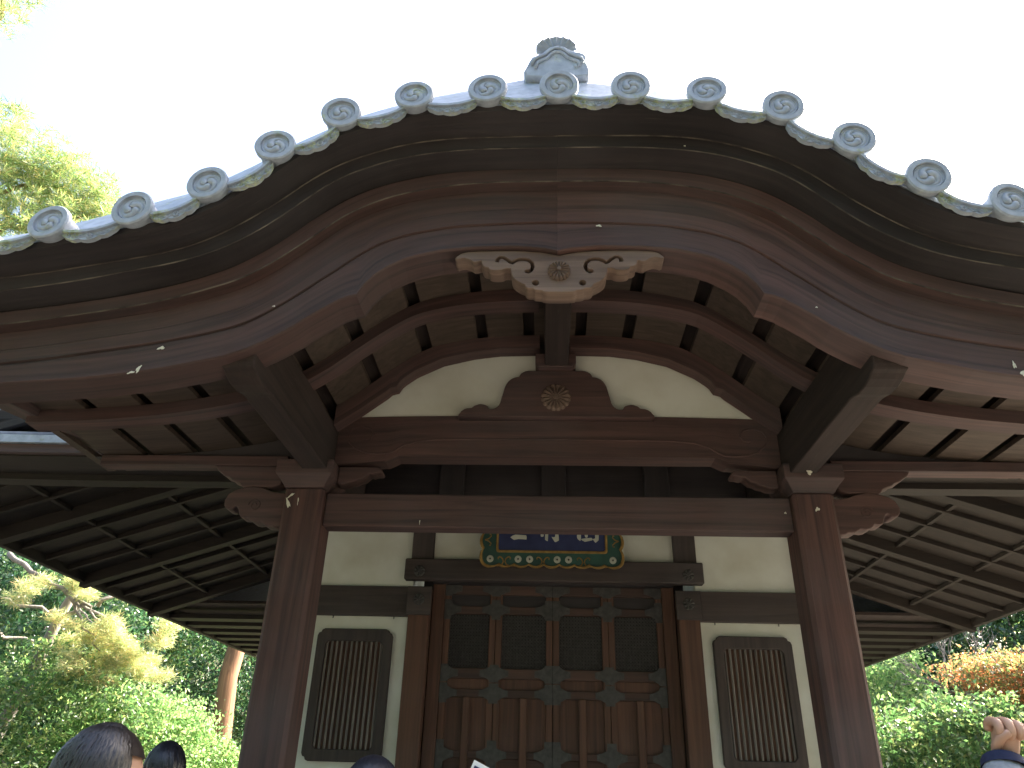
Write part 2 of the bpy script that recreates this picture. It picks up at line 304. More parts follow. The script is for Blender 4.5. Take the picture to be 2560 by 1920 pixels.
def pchip(pts, x):
    X = np.array([p[0] for p in pts]); Y = np.array([p[1] for p in pts]); h = np.diff(X); d = np.diff(Y) / h
    m = np.zeros_like(X)
    for i in range(1, len(X) - 1):
        m[i] = (d[i - 1] * h[i] + d[i] * h[i - 1]) / (h[i] + h[i - 1])
    m[0] = 0 if pts[0][0] == 0 else d[0]; m[-1] = d[-1]
    x = np.clip(np.abs(x), X[0], X[-1]); i = np.clip(np.searchsorted(X, x) - 1, 0, len(X) - 2)
    t = (x - X[i]) / h[i]
    return (2 * t**3 - 3 * t**2 + 1) * Y[i] + (t**3 - 2 * t**2 + t) * h[i] * m[i] + (-2 * t**3 + 3 * t**2) * Y[i + 1] + (t**3 - t**2) * h[i] * m[i + 1]
def cz(name, x):
    x = np.asarray(x, float)
    if name in ('C6', 'P', 'K', 'KL'): return np.interp(np.abs(x), [p[0] for p in CV[name]], [p[1] for p in CV[name]])
    z = pchip(CV[name], x)
    return z + 1.5 if name == 'T' else z

hall = thing('temple_hall', 'old dark wooden temple hall with a curved tile-edged gable porch on two posts', 'temple hall')
H = hall
# ---- curved fascia boards, left and right halves butt at the centre joint (as in the photo: visible seam)
def half(name, topc, botc, y0, y1, mat, xmax=3.05, dt=0, db=0, n=90):
    o = None
    for s in (-1, 1):
        xs = np.linspace(0.0004, xmax, n) if botc != 'C6' else np.unique(np.concatenate([np.linspace(0.0015, xmax, n), [p[0] for p in CV['C6'] if 0.01 < p[0] < xmax]]))
        strip_solid(name, s * xs, cz(topc, xs) + dt, cz(botc, xs) + db, y0, y1, mat, H)
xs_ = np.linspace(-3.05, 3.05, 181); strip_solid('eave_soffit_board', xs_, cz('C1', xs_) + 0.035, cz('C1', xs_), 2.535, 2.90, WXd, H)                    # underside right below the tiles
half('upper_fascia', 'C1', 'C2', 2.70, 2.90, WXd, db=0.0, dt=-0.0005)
half('lower_fascia', 'C3', 'C4', 2.84, 3.02, WX, dt=-0.0015)
def bargeboard():
    for s in (-1, 1):
        xs = np.unique(np.concatenate([np.linspace(0.0004, 3.05, 120), [p[0] for p in CV['C6'] if 0.01 < p[0] < 3.05]]))
        t = cz('C4', xs) - 0.001; b = cz('C6', xs); c5 = cz('C5', xs); mid = t * 0.45 + c5 * 0.55
        # cross-section: upper band, raised middle band, groove, lower band and a raised roll along the bottom arris
        sec = []
        for i in range(len(xs)):
            sec.append([(2.905, t[i]), (2.905, mid[i]), (2.893, mid[i] - 0.012), (2.893, c5[i] + 0.004), (2.906, c5[i]), (2.899, c5[i] - 0.010),
                        (2.895, b[i] + 0.034), (2.882, b[i] + 0.026), (2.880, b[i] + 0.006), (2.890, b[i]), (3.075, b[i]), (3.08, b[i] + 0.005), (3.08, t[i])])
        m = len(sec[0]); v = []; f = []
        for i, x in enumerate(xs): v += [(s * x, y, z) for y, z in sec[i]]
        for i in range(len(xs) - 1):
            for k in range(m):
                a = i * m + k; a2 = i * m + (k + 1) % m; f.append((a, a2, a2 + m, a + m))
        f.append(tuple(range(m))); f.append(tuple(range((len(xs) - 1) * m, len(xs) * m))[::-1])
        me = mesh_from('bargeboard', v, f); bm = bmesh.new(); bm.from_mesh(me); bmesh.ops.recalc_face_normals(bm, faces=bm.faces); bm.to_mesh(me); bm.free()
        S_ = arc(xs, (t + b) / 2); set_flow(me, [(S_[i] * s, sec[i][k][0], (sec[i][k][1] - b[i]) / (t[i] - b[i]) * 0.42) for i in range(len(xs)) for k in range(m)])
        link('bargeboard', me, WXF, H)
bargeboard()
# added beads whose pale colour stands in for light on the fascia arrises
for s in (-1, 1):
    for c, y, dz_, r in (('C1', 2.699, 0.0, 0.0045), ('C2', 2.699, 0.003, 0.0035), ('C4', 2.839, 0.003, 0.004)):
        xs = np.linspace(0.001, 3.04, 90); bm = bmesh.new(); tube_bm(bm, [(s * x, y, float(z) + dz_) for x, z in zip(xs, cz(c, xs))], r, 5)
        link('lit_edge_bead', bm_mesh('lit_edge_bead', bm), WEDGE, H)

# ---- porch soffit: wide boards with recessed slots between them, rafters (ribs) across
xb = [0.17, 0.48, 0.85, 1.165, 1.43, 1.70, 2.0, 2.32, 2.64, 2.96]
def rows():
    gap = 0.036
    for s in (-1, 1):
        prev = 0.0
        for i, c in enumerate(xb + [None]):
            a = prev; b = (c - gap) if c is not None else 3.05
            xs = np.linspace(a, b, 6); strip_solid('soffit_board', s * xs, cz('S', xs) + 0.03, cz('S', xs), 3.081, 6.0 if a < 1.5 else 4.66, WP, H)
            if c is not None: prev = c + gap
rows()
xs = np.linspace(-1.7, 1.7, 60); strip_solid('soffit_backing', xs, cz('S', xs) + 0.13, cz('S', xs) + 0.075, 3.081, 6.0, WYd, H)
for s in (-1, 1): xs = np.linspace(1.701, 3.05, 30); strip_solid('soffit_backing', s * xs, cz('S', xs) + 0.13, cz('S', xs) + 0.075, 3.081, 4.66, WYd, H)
for s in (-1, 1):
    # middle rafter follows the soffit and drops outside the purlin
    xr = np.linspace(0.10, 3.0, 60); dz = 0.085 - 0.01 * np.clip((xr - 1.35) / 0.4, 0, 1)
    strip_solid('curved_rafter', s * xr, cz('S', xr) - 0.002, cz('S', xr) - dz, 3.70, 3.83, WX, H)
    xr = np.concatenate([np.linspace(0.10, 1.40, 60)]); pb = cz('P', xr)
    strip_solid('arched_rafter', s * xr, cz('S', xr) - 0.002, np.minimum(pb, cz('S', xr) - 0.01), 4.235, 4.345, WX, H)
    xr = np.linspace(1.60, 3.0, 30)
    strip_solid('gable_board', s * xr, cz('S', xr) - 0.003, np.full(30, 3.266), 4.40, 4.44, WXd, H)
# plaster behind the arch
xp = np.concatenate([np.linspace(-1.42, 1.42, 90)])
strip_solid('gable_plaster', xp, cz('P', xp) + 0.025, np.full(len(xp), 3.50), 4.372, 4.42, PL, H)
# ridge purlin and side purlins running back
beam('ridge_purlin', (0.012, 3.09, 3.87), (0.012, 5.9, 3.87), 0.155, 0.225, WYd, H, 0.008)
def keta(s):
    x = 1.482; bm = bmesh.new()
    # bottom profile carved at the nose
    prof = [(2.945, 3.45), (2.945, 3.16), (2.955, 3.138), (2.99, 3.133), (3.02, 3.120), (3.08, 3.110), (3.16, 3.112), (3.22, 3.128), (3.26, 3.133), (5.3, 3.133), (5.3, 3.45)]
    a = [bm.verts.new((-0.078, y - 4.5, z - 3.3)) for y, z in prof]; b = [bm.verts.new((0.078, y - 4.5, z - 3.3)) for y, z in prof]
    bm.faces.new(a); bm.faces.new(b[::-1])
    for i in range(len(prof)): bm.faces.new((a[i], a[(i + 1) % len(prof)], b[(i + 1) % len(prof)], b[i]))
    link('side_purlin', bm_mesh('side_purlin', bm, 0.006), WYd, H, (s * x, 4.5, 3.3))
for s in (-1, 1): keta(s)
# porch side edge beams, rising to the hall
for s in (-1, 1):
    beam('porch_eave_beam', (s * 3.0, 3.09, 3.14), (s * 3.0, 4.655, 3.362), 0.13, 0.16, WY, H)
    beam('porch_eave_plank', (s * 3.09, 2.9, 3.24), (s * 3.09, 4.7, 3.50), 0.05, 0.22, WYd, H)

# ---- posts, capitals, crossbeam
def post(s):
    cx = s * 1.543; w = 0.1223; c = 0.022; bm = bmesh.new()
    ring = [(-w + c, -w), (w - c, -w), (w, -w + c), (w, w - c), (w - c, w), (-w + c, w), (-w, w - c), (-w, -w + c)]
    lo = [bm.verts.new((x, y, -1.26)) for x, y in ring]; hi = [bm.verts.new((x, y, 1.262)) for x, y in ring]; top = [bm.verts.new((x * 0.94, y * 0.94, 1.27)) for x, y in ring]
    n = 8
    for i in range(n):
        bm.faces.new((lo[i], lo[(i + 1) % n], hi[(i + 1) % n], hi[i])); bm.faces.new((hi[i], hi[(i + 1) % n], top[(i + 1) % n], top[i]))
    bm.faces.new(top); bm.faces.new(lo[::-1])
    link('porch_post', bm_mesh('porch_post', bm), WZ, H, (cx, 4.4223, 1.76))
    box('post_base_stone', cx - 0.22, cx + 0.22, 4.2, 4.65, 0.42, 0.50, STONE, H, 0.03)
    # bearing block: square above, splayed below, with the purlin notched into it
    sec = [(3.031, 0.125), (3.038, 0.125), (3.075, 0.150), (3.105, 0.176), (3.197, 0.176)]
    bm = bmesh.new(); rings = []
    for z, h in sec: rings.append([bm.verts.new((a * h, b * h, z - 3.1)) for a, b in ((-1, -1), (1, -1), (1, 1), (-1, 1))])
    for i in range(len(rings) - 1):
        for k in range(4): bm.faces.new((rings[i][k], rings[i][(k + 1) % 4], rings[i + 1][(k + 1) % 4], rings[i + 1][k]))
    bm.faces.new(rings[0][::-1]); bm.faces.new(rings[-1])
    link('bearing_block', bm_mesh('bearing_block', bm, 0.004), WX, H, (cx, 4.41, 3.1))
NOSE = [(1.666, 3.018), (1.715, 3.018), (1.765, 3.026), (1.822, 3.05), (1.90, 3.062), (1.955, 3.050), (2.004, 3.035), (2.042, 3.007), (2.060, 2.966), (2.056, 2.935), (2.042, 2.916), (2.018, 2.908), (1.998, 2.912), (1.994, 2.922), (1.982, 2.930), (1.968, 2.922), (1.958, 2.905), (1.95, 2.878), (1.938, 2.863), (1.915, 2.860), (1.893, 2.864), (1.882, 2.848), (1.862, 2.836), (1.835, 2.830), (1.808, 2.834), (1.792, 2.824), (1.77, 2.812), (1.73, 2.810), (1.715, 2.800), (1.666, 2.800)]
WING = [(1.721, 3.197), (1.721, 3.075), (1.78, 3.055), (1.822, 3.058), (1.90, 3.060), (1.955, 3.052), (1.972, 3.064), (1.985, 3.082), (2.01, 3.094), (2.042, 3.105), (2.062, 3.122), (2.092, 3.130), (2.118, 3.150), (2.15, 3.170), (2.165, 3.197)]
WINGI = [(1.365, 3.197), (1.114, 3.197), (1.094, 3.185), (1.088, 3.172), (1.094, 3.160), (1.125, 3.158), (1.150, 3.150), (1.165, 3.155), (1.185, 3.138), (1.20, 3.122), (1.232, 3.115), (1.25, 3.102), (1.285, 3.096), (1.305, 3.084), (1.34, 3.08), (1.365, 3.085)]
def spiral(cx, cz_, r0, turns, n=26, start=0.0, sgn=1):
    return [(cx + sgn * r0 * (1 - 0.8 * t) * math.cos(start + turns * 2 * math.pi * t), cz_ + r0 * (1 - 0.8 * t) * math.sin(start + turns * 2 * math.pi * t)) for t in np.linspace(0, 1, n)]
for s in (-1, 1):
    post(s)
    sc = lambda L: [(s * a, b) for a, b in L]
    shape2d('carved_beam_nose', sc(NOSE), [], 4.362, 0.125, 0.006, WX, H)
    bm = bmesh.new(); tube_bm(bm, [(s * (1.86 + 0.0) + s * (a - 1.86), 4.3605, b) for a, b in spiral(1.86, 2.935, 0.042, 1.6)], 0.0035, 5)
    link('carved_spiral', bm_mesh('carved_spiral', bm), WX, H)
    shape2d('carved_bracket_wing', sc(WING), [], 4.365, 0.11, 0.006, WX, H)
    shape2d('carved_bracket_arm', sc(WINGI), [], 4.365, 0.11, 0.006, WX, H)
    box('side_tie_beam', min(s * 1.70, s * 2.93), max(s * 1.70, s * 2.93), 4.36, 4.47, 3.199, 3.265, WX, H)
box('crossbeam', -1.4195, 1.4195, 4.363, 4.49, 2.811, 3.02, WX, H, 0.006)
# rainbow beam with its hollowed underside and carved end scrolls
def koryo():
    xs = np.linspace(-1.40, 1.40, 113); t = 3.559 - 0.022 * (np.abs(xs) / 1.4) ** 2.4
    ax = np.abs(xs); b = np.where(ax < 1.0, 3.276, np.where(ax < 1.07, 3.276 - (ax - 1.0) / 0.07 * 0.036, 3.240 - 0.03 * np.clip((ax - 1.1) / 0.3, 0, 1)))
    strip_solid('rainbow_beam', xs, t, b, 4.36, 4.513, WX, H)
    # raised bead that follows the hollow and curls down near each end
    for s in (-1, 1):
        pts = [(s * x, 4.357, z) for x, z in ((0.0, 3.392), (0.4, 3.39), (0.75, 3.385), (0.88, 3.372), (0.965, 3.345), (1.02, 3.305), (1.06, 3.287), (1.12, 3.284), (1.2, 3.29), (1.27, 3.315), (1.32, 3.36), (1.335, 3.41), (1.31, 3.455), (1.25, 3.475), (1.19, 3.46), (1.165, 3.42), (1.19, 3.385), (1.23, 3.385))]
        bm = bmesh.new(); tube_bm(bm, pts, 0.0055, 6); link('carved_bead', bm_mesh('carved_bead', bm), WX, H)
koryo()
# frog-leg strut with block and chrysanthemum
KAE = [(0.0, 3.856), (0.176, 3.856), (0.195, 3.853), (0.21, 3.846), (0.224, 3.837), (0.232, 3.827), (0.24, 3.81), (0.253, 3.808), (0.266, 3.805), (0.281, 3.799), (0.294, 3.791), (0.309, 3.776), (0.321, 3.756), (0.330, 3.735), (0.336, 3.712), (0.346, 3.668), (0.358, 3.618), (0.366, 3.602), (0.376, 3.59), (0.388, 3.581), (0.401, 3.576), (0.415, 3.574), (0.428, 3.576), (0.433, 3.585), (0.437, 3.594), (0.447, 3.601), (0.46, 3.606), (0.482, 3.61), (0.497, 3.608), (0.509, 3.603), (0.523, 3.598), (0.531, 3.591), (0.541, 3.582), (0.569, 3.579), (0.583, 3.575), (0.595, 3.567), (0.606, 3.558), (0.613, 3.546), (0.624, 3.534), (0.624, 3.52)]
shape2d('frog_leg_strut', [(a + 0.006, b) for a, b in KAE] + [(-a + 0.006, b) for a, b in KAE[::-1][:-1]], [], 4.29, 0.08, 0.005, WX, H)
bm = bmesh.new()
prism_bm(bm, [(-0.127, 3.957), (0.139, 3.957), (0.139, 3.89), (0.12, 3.858), (-0.108, 3.858), (-0.127, 3.89)], 4.24, 4.37)
link('strut_block', bm_mesh('strut_block', bm, 0.004), WX, H)
def chrysanthemum(r, petals=16, depth=0.02, cr=0.22, tilt=0):
    """carved flower facing -Y, centred at the origin"""
    v = []; f = []; rings = [0.0, 0.18, 0.22, 0.55, 0.85, 1.0]; N = petals * 8
    for j, q in enumerate(rings):
        for i in range(N):
            a = 2 * math.pi * i / N; ph = (i % 8) / 8.0; lobe = math.sin(math.pi * ph)
            rr = q * r * (0.90 + 0.10 * lobe ** 0.5 if q > 0.5 else 1)
            d = depth * (0.45 + 0.55 * lobe) * (1.0 if q < 0.95 else 0.35)
            if q <= 0.18: d = depth * 1.25 * (1 if q == 0 else 0.95)
            v.append((rr * math.sin(a), -d, rr * math.cos(a)))
    for i in range(N): a = 2 * math.pi * i / N; lobe = math.sin(math.pi * (i % 8) / 8); rr = r * (0.90 + 0.10 * lobe ** 0.5); v.append((rr * math.sin(a), 0.004, rr * math.cos(a)))
    for j in range(len(rings)):
        for i in range(N): f.append((j * N + i, j * N + (i + 1) % N, (j + 1) * N + (i + 1) % N, (j + 1) * N + i))
    return mesh_from('chrysanthemum_crest', v, f)
cm = chrysanthemum(0.097, 16, 0.022)
link('chrysanthemum_crest', cm, WG, H, (0.008, 4.292, 3.657))
# gable pendant
GEG = [(0.0, 3.733), (0.04, 3.742), (0.089, 3.753), (0.168, 3.760), (0.273, 3.763), (0.377, 3.762), (0.44, 3.758), (0.46, 3.754), (0.48, 3.746), (0.49, 3.737), (0.50, 3.727), (0.506, 3.718), (0.494, 3.712), (0.484, 3.718), (0.474, 3.72), (0.46, 3.721), (0.448, 3.717), (0.436, 3.713), (0.426, 3.706), (0.415, 3.697), (0.405, 3.696), (0.395, 3.698), (0.386, 3.702), (0.376, 3.703), (0.373, 3.686), (0.367, 3.674), (0.357, 3.667), (0.341, 3.664), (0.338, 3.656), (0.33, 3.650), (0.315, 3.646), (0.299, 3.645), (0.284, 3.646), (0.269, 3.650), (0.26, 3.656), (0.248, 3.658), (0.240, 3.656), (0.233, 3.658), (0.2315, 3.650), (0.23, 3.640), (0.226, 3.62), (0.221, 3.606), (0.21, 3.593), (0.198, 3.583), (0.184, 3.573), (0.163, 3.563), (0.160, 3.553), (0.152, 3.545), (0.142, 3.541), (0.122, 3.541), (0.117, 3.535), (0.111, 3.532), (0.09, 3.528), (0.081, 3.529), (0.076, 3.523), (0.05, 3.519), (0.025, 3.5185), (0.0, 3.518)]
def fat(path, w):
    L = []; Rr = []; n = len(path)
    for i, (x, z) in enumerate(path):
        a = path[max(i - 1, 0)]; b = path[min(i + 1, n - 1)]; dx, dz = b[0] - a[0], b[1] - a[1]; l_ = math.hypot(dx, dz) or 1; nx, nz = -dz / l_, dx / l_
        ww = w[i] if hasattr(w, '__len__') else w
        L.append((x + nx * ww, z + nz * ww)); Rr.append((x - nx * ww, z - nz * ww))
    e = path[-1]; p = path[-2]; dx, dz = e[0] - p[0], e[1] - p[1]; l_ = math.hypot(dx, dz)
    return L + [(e[0] + dx / l_ * 0.005, e[1] + dz / l_ * 0.005)] + Rr[::-1]
H1 = [(0.300, 3.696), (0.298, 3.712), (0.286, 3.723), (0.270, 3.722), (0.252, 3.710), (0.236, 3.694), (0.226, 3.690), (0.213, 3.700), (0.195, 3.709), (0.172, 3.711), (0.148, 3.706), (0.131, 3.690), (0.126, 3.668), (0.133, 3.648), (0.147, 3.637), (0.160, 3.642)]
hw = [q + 0.0034 for q in [0.007, 0.0055, 0.005, 0.0045, 0.0045, 0.005, 0.006, 0.005, 0.0045, 0.0045, 0.0048, 0.0052, 0.0055, 0.006, 0.007, 0.007]]
hole = [(0.112 + 0.0165 * math.cos(a), 3.572 + 0.0155 * math.sin(a)) for a in np.linspace(0, 2 * math.pi, 10, endpoint=False)]
mir = lambda L: [(-a, b) for a, b in L]
gx = 0.008
sh = lambda L: [(a + gx, b) for a, b in L]
shape2d('carved_gable_pendant', sh(GEG + mir(GEG[1:-1])[::-1]), [sh(fat(H1, hw)), sh(mir(fat(H1, hw))), sh(hole), sh(mir(hole))], 2.905, 0.10, 0.0035, WG, H)
link('pendant_flower', chrysanthemum(0.055, 16, 0.022), WG, H, (gx, 2.902, 3.638))

# ---- roof tiles of the gable edge
roof = H
def comma(cx, cy_, ang, r):
    """one tomoe comma as a raised tapering tube"""
    pts = []
    for t in np.linspace(0, 1, 12):
        a = ang + t * 2.5; rr = r * (0.36 + 0.50 * min(1, t * 1.6)); pts.append((rr * math.sin(a), rr * math.cos(a), max(0.0022, 0.0185 * (1 - t) ** 0.9 + 0.0015)))
    return pts
def disc_tile():
    bm = bmesh.new(); N = 36; Rd = 0.094
    prof = [(0.0, 0.30, Rd - 0.012), (1, 0.012, Rd - 0.012), (2, 0.010, Rd), (3, -0.010, Rd + 0.001), (4, -0.016, Rd - 0.005), (5, -0.016, 0.0675), (6, -0.004, 0.0655), (7, -0.003, 0.0635), (8, -0.008, 0.0615), (9, -0.008, 0.0595), (10, -0.003, 0.0575)]
    rings = []
    for _, y, r in prof: rings.append([bm.verts.new((r * math.sin(2 * math.pi * k / N), y, r * math.cos(2 * math.pi * k / N))) for k in range(N)])
    for i in range(len(rings) - 1):
        for k in range(N): bm.faces.new((rings[i][k], rings[i][(k + 1) % N], rings[i + 1][(k + 1) % N], rings[i + 1][k]))
    bm.faces.new(rings[-1])
    for q in range(3):
        P = comma(0, 0, q * 2 * math.pi / 3 + 0.5, 0.053)
        seg = 8; rr = []
        for i, (x, z, rad) in enumerate(P):
            a = P[max(i - 1, 0)]; b = P[min(i + 1, len(P) - 1)]; d = Vector((b[0] - a[0], 0, b[1] - a[1])).normalized(); s_ = Vector((d.z, 0, -d.x)); y0 = -0.001
            rr.append([bm.verts.new(Vector((x, y0, z)) + s_ * rad * math.cos(math.pi * k / (seg - 1)) + Vector((0, -rad * 0.75 * math.sin(math.pi * k / (seg - 1)), 0))) for k in range(seg)])
        for i in range(len(rr) - 1):
            for k in range(seg - 1): bm.faces.new((rr[i][k], rr[i][k + 1], rr[i + 1][k + 1], rr[i + 1][k]))
        # round head of the comma
        h = P[0]; c = bm.verts.new((h[0], -0.001 - h[2] * 0.75, h[1])); hp = []
        d = Vector((P[1][0] - h[0], 0, P[1][1] - h[1])).normalized(); s_ = Vector((d.z, 0, -d.x))
        rows_ = [rr[0]]
        for lat in (0.5, 0.9):
            ln = []
            for k in range(seg):
                th = math.pi * k / (seg - 1); w_ = math.cos(th); 
                ln.append(bm.verts.new(Vector((h[0], -0.001, h[1])) + s_ * h[2] * w_ * math.cos(lat * 1.5) - d * h[2] * math.sin(lat * 1.5) * (0.25 + 0.75 * math.sin(th)) + Vector((0, -h[2] * 0.75 * math.sin(th) * math.cos(lat * 1.5), 0))))
            rows_.append(ln)
        for i in range(2):
            for k in range(seg - 1): bm.faces.new((rows_[i][k], rows_[i + 1][k], rows_[i + 1][k + 1], rows_[i][k + 1]))
        bm.verts.remove(c)
    bmesh.ops.recalc_face_normals(bm, faces=bm.faces)
    me = bpy.data.meshes.new('round_end_tile'); bm.to_mesh(me); bm.free(); me.polygons.foreach_set('use_smooth', [True] * len(me.polygons))
    me.materials.append(TILE); return me
DM = disc_tile()
def sharp(me, ang=35):
    try: me.set_sharp_from_angle(angle=R(ang))
    except Exception: pass
sharp(DM)
tx = [0.0, .343, .697, 1.037, 1.321, 1.593, 1.903, 2.263, 2.62, 2.98]
discs = [(-x if s < 0 else x) for s in (-1, 1) for x in tx if not (s < 0 and x == 0)]
discs = sorted(discs)
for x in discs:
    x0 = x + 0.005; z = float(cz('T', x))
    o = link('round_end_tile', DM, None, roof, (x0, 2.50, z), (R(random.uniform(-4, 5)), R(random.uniform(-30, 30)), R(random.uniform(-4, 4))))
# pan tiles with hanging ornamented lip between the discs
def eave_tile(w):
    """lip and scalloped hanging plate spanning w, local x along the curve, facing -Y"""
    hw_ = w / 2; bm = bmesh.new(); n = 24
    us = np.linspace(-1, 1, n + 1)
    sag = lambda u: -0.030 * (1 - u * u)
    # lip (thin curved slab)
    secs = []
    for u in us:
        x = u * hw_; z = sag(u)
        secs.append([bm.verts.new(p) for p in ((x, -0.012, z + 0.004), (x, -0.012, z - 0.010), (x, 0.02, z - 0.012), (x, 0.026, z - 0.011), (x, 0.026, z + 0.007), (x, 0.0, z + 0.006))])
    for a, b in zip(secs[:-1], secs[1:]):
        for k in range(6): bm.faces.new((a[k], a[(k + 1) % 6], b[(k + 1) % 6], b[k]))
    # scalloped plate
    def low(u):
        a = abs(u); c = [(0.0, 0.056), (0.12, 0.055), (0.26, 0.049), (0.33, 0.044), (0.38, 0.047), (0.52, 0.050), (0.64, 0.046), (0.70, 0.041), (0.76, 0.039), (0.84, 0.034), (0.90, 0.022), (0.92, 0.010)]
        return float(np.interp(a, [q[0] for q in c], [q[1] for q in c]))
    pu = np.linspace(-0.92, 0.92, 41); top_f = []; bot_f = []; top_b = []; bot_b = []; bot_m = []
    for u in pu:
        x = u * hw_; z = sag(u)
        top_f.append(bm.verts.new((x, 0.002, z - 0.009))); bot_m.append(bm.verts.new((x, -0.000, z - low(u) + 0.006))); bot_f.append(bm.verts.new((x, -0.006, z - low(u)))); bot_b.append(bm.verts.new((x, 0.016, z - low(u)))); top_b.append(bm.verts.new((x, 0.016, z - 0.009)))
    for i in range(len(pu) - 1):
        for A, B in ((top_f, bot_m), (bot_m, bot_f), (bot_f, bot_b), (bot_b, top_b)): bm.faces.new((A[i], A[i + 1], B[i + 1], B[i]))
    for i in (0, -1): bm.faces.new((top_f[i], bot_m[i], bot_f[i], bot_b[i], top_b[i]))
    # relief: flower in the middle, vines curling to both sides
    c0 = sag(0) - 0.031
    for k in range(8):
        a = 2 * math.pi * k / 8; tube_bm(bm, [(0.004 * math.sin(a), -0.003, c0 + 0.004 * math.cos(a)), (0.010 * math.sin(a), -0.006, c0 + 0.010 * math.cos(a)), (0.016 * math.sin(a), -0.002, c0 + 0.016 * math.cos(a))], [0.002, 0.0042, 0.002], 6)
    for sg in (-1, 1):
        for cx_, r_, st in ((0.30, 0.011, 1.2), (0.52, 0.013, -1.0), (0.72, 0.010, 1.4)):
            sp = spiral(0, 0, r_, 1.1, 12, st); cc = sg * cx_ * hw_; zc = sag(cx_) - 0.028
            tube_bm(bm, [(cc + sg * a, -0.002, zc + b) for a, b in sp], 0.0026, 5)
        tube_bm(bm, [(sg * u * hw_, -0.001, sag(u) - 0.029 + 0.006 * math.sin(u * 15)) for u in np.linspace(0.14, 0.8, 14)], 0.0022, 5)
    bmesh.ops.recalc_face_normals(bm, faces=bm.faces)
    me = bpy.data.meshes.new('eave_tile'); bm.to_mesh(me); bm.free(); me.materials.append(TLICH)
    me.polygons.foreach_set('use_smooth', [True] * len(me.polygons)); sharp(me, 40); return me
emesh = {}
for a, b in zip(discs[:-1], discs[1:]):
    za, zb = float(cz('T', a)), float(cz('T', b)); dx = b - a; dz = zb - za; L = math.hypot(dx, dz); key = round(L - 0.10, 2)
    if key not in emesh: emesh[key] = eave_tile(key + 0.004)
    ang = math.atan2(dz, dx); mx, mz = (a + b) / 2 + 0.005, (za + zb) / 2
    off = -0.052
    link('eave_tile', emesh[key], None, roof, (mx - math.sin(ang) * off, 2.505, mz + math.cos(ang) * off), (R(-3), -ang, 0))
# steep rounded verge of the roof behind the first tiles, split in courses, plus the roof behind
xr = np.linspace(-3.15, 3.15, 127)
def verge():
    zt = cz('T', xr); zk = cz('K', xr)
    rows_ = [(2.54, zt - 0.05), (2.60, zt * 0.75 + zk * 0.25 - 0.03), (2.68, zt * 0.38 + zk * 0.62 - 0.01), (2.78, zk), (2.95, zk + 0.05), (3.4, zk + 0.10), (6.0, zk + 0.30), (6.0, zk + 0.14), (4.62, zk - 0.08), (2.54, zt - 0.085)]
    n = len(xr); m = len(rows_); v = [(x, y, float(z[i])) for y, z in rows_ for i, x in enumerate(xr)]; f = []
    for j in range(m):
        for i in range(n - 1): a = j * n + i; b = ((j + 1) % m) * n + i; f.append((a, a + 1, b + 1, b))
    me = mesh_from('roof_verge', v, f); bm = bmesh.new(); bm.from_mesh(me); bmesh.ops.recalc_face_normals(bm, faces=bm.faces); bm.to_mesh(me); bm.free()
    link('roof_verge', me, TILE, roof, smooth=False)
verge()
# cover-tile rows running back over the verge
for x in discs:
    zt = float(cz('T', x)); zk = float(cz('K', x)); bm = bmesh.new()
    tube_bm(bm, [(x, 2.95, zk - 0.01), (x, 3.4, zk + 0.06), (x, 6.0, zk + 0.26)], 0.07, 12)
    link('cover_tile_row', bm_mesh('cover_tile_row', bm), TILE, roof, smooth=True)
# ridge and ridge-end ornament with its flower
box('ridge_course', -0.16, 0.16, 2.74, 6.2, 4.80, 4.90, TILE, roof, 0.01)
bm = bmesh.new(); tube_bm(bm, [(0, 2.86, 4.93), (0, 6.2, 5.15)], 0.10, 14); link('ridge_tile', bm_mesh('ridge_tile', bm), TILE, roof, smooth=True)
ORN = [(-0.150, 4.725), (-0.165, 4.76), (-0.150, 4.80), (-0.138, 4.84), (-0.125, 4.868), (-0.095, 4.885), (-0.072, 4.90), (-0.055, 4.925), (-0.035, 4.945), (0.0, 4.955), (0.035, 4.945), (0.052, 4.930), (0.066, 4.918), (0.085, 4.905), (0.11, 4.902), (0.135, 4.885), (0.146, 4.86), (0.14, 4.83), (0.150, 4.80), (0.158, 4.76), (0.150, 4.725), (0.08, 4.715), (-0.08, 4.715)]
ORN = [(a * 1.06, b - 0.022) for a, b in ORN]
shape2d('ridge_end_ornament', ORN, [], 2.66, 0.10, 0.008, TILE, roof)
bm = bmesh.new()
for dz_ in (0.0, -0.028):
    k_ = 1 if dz_ == 0 else 0.86
    tube_bm(bm, [(a * 1.05 * k_, 2.655, b + dz_ - 0.022) for a, b in ((-0.125, 4.80), (-0.112, 4.845), (-0.085, 4.862), (-0.060, 4.876), (-0.04, 4.905), (-0.015, 4.925), (0.015, 4.925), (0.04, 4.905), (0.06, 4.88), (0.09, 4.862), (0.118, 4.85), (0.128, 4.82), (0.112, 4.806), (0.10, 4.82))], 0.009, 6)
link('ornament_scroll', bm_mesh('ornament_scroll', bm), TILE, roof, smooth=True)
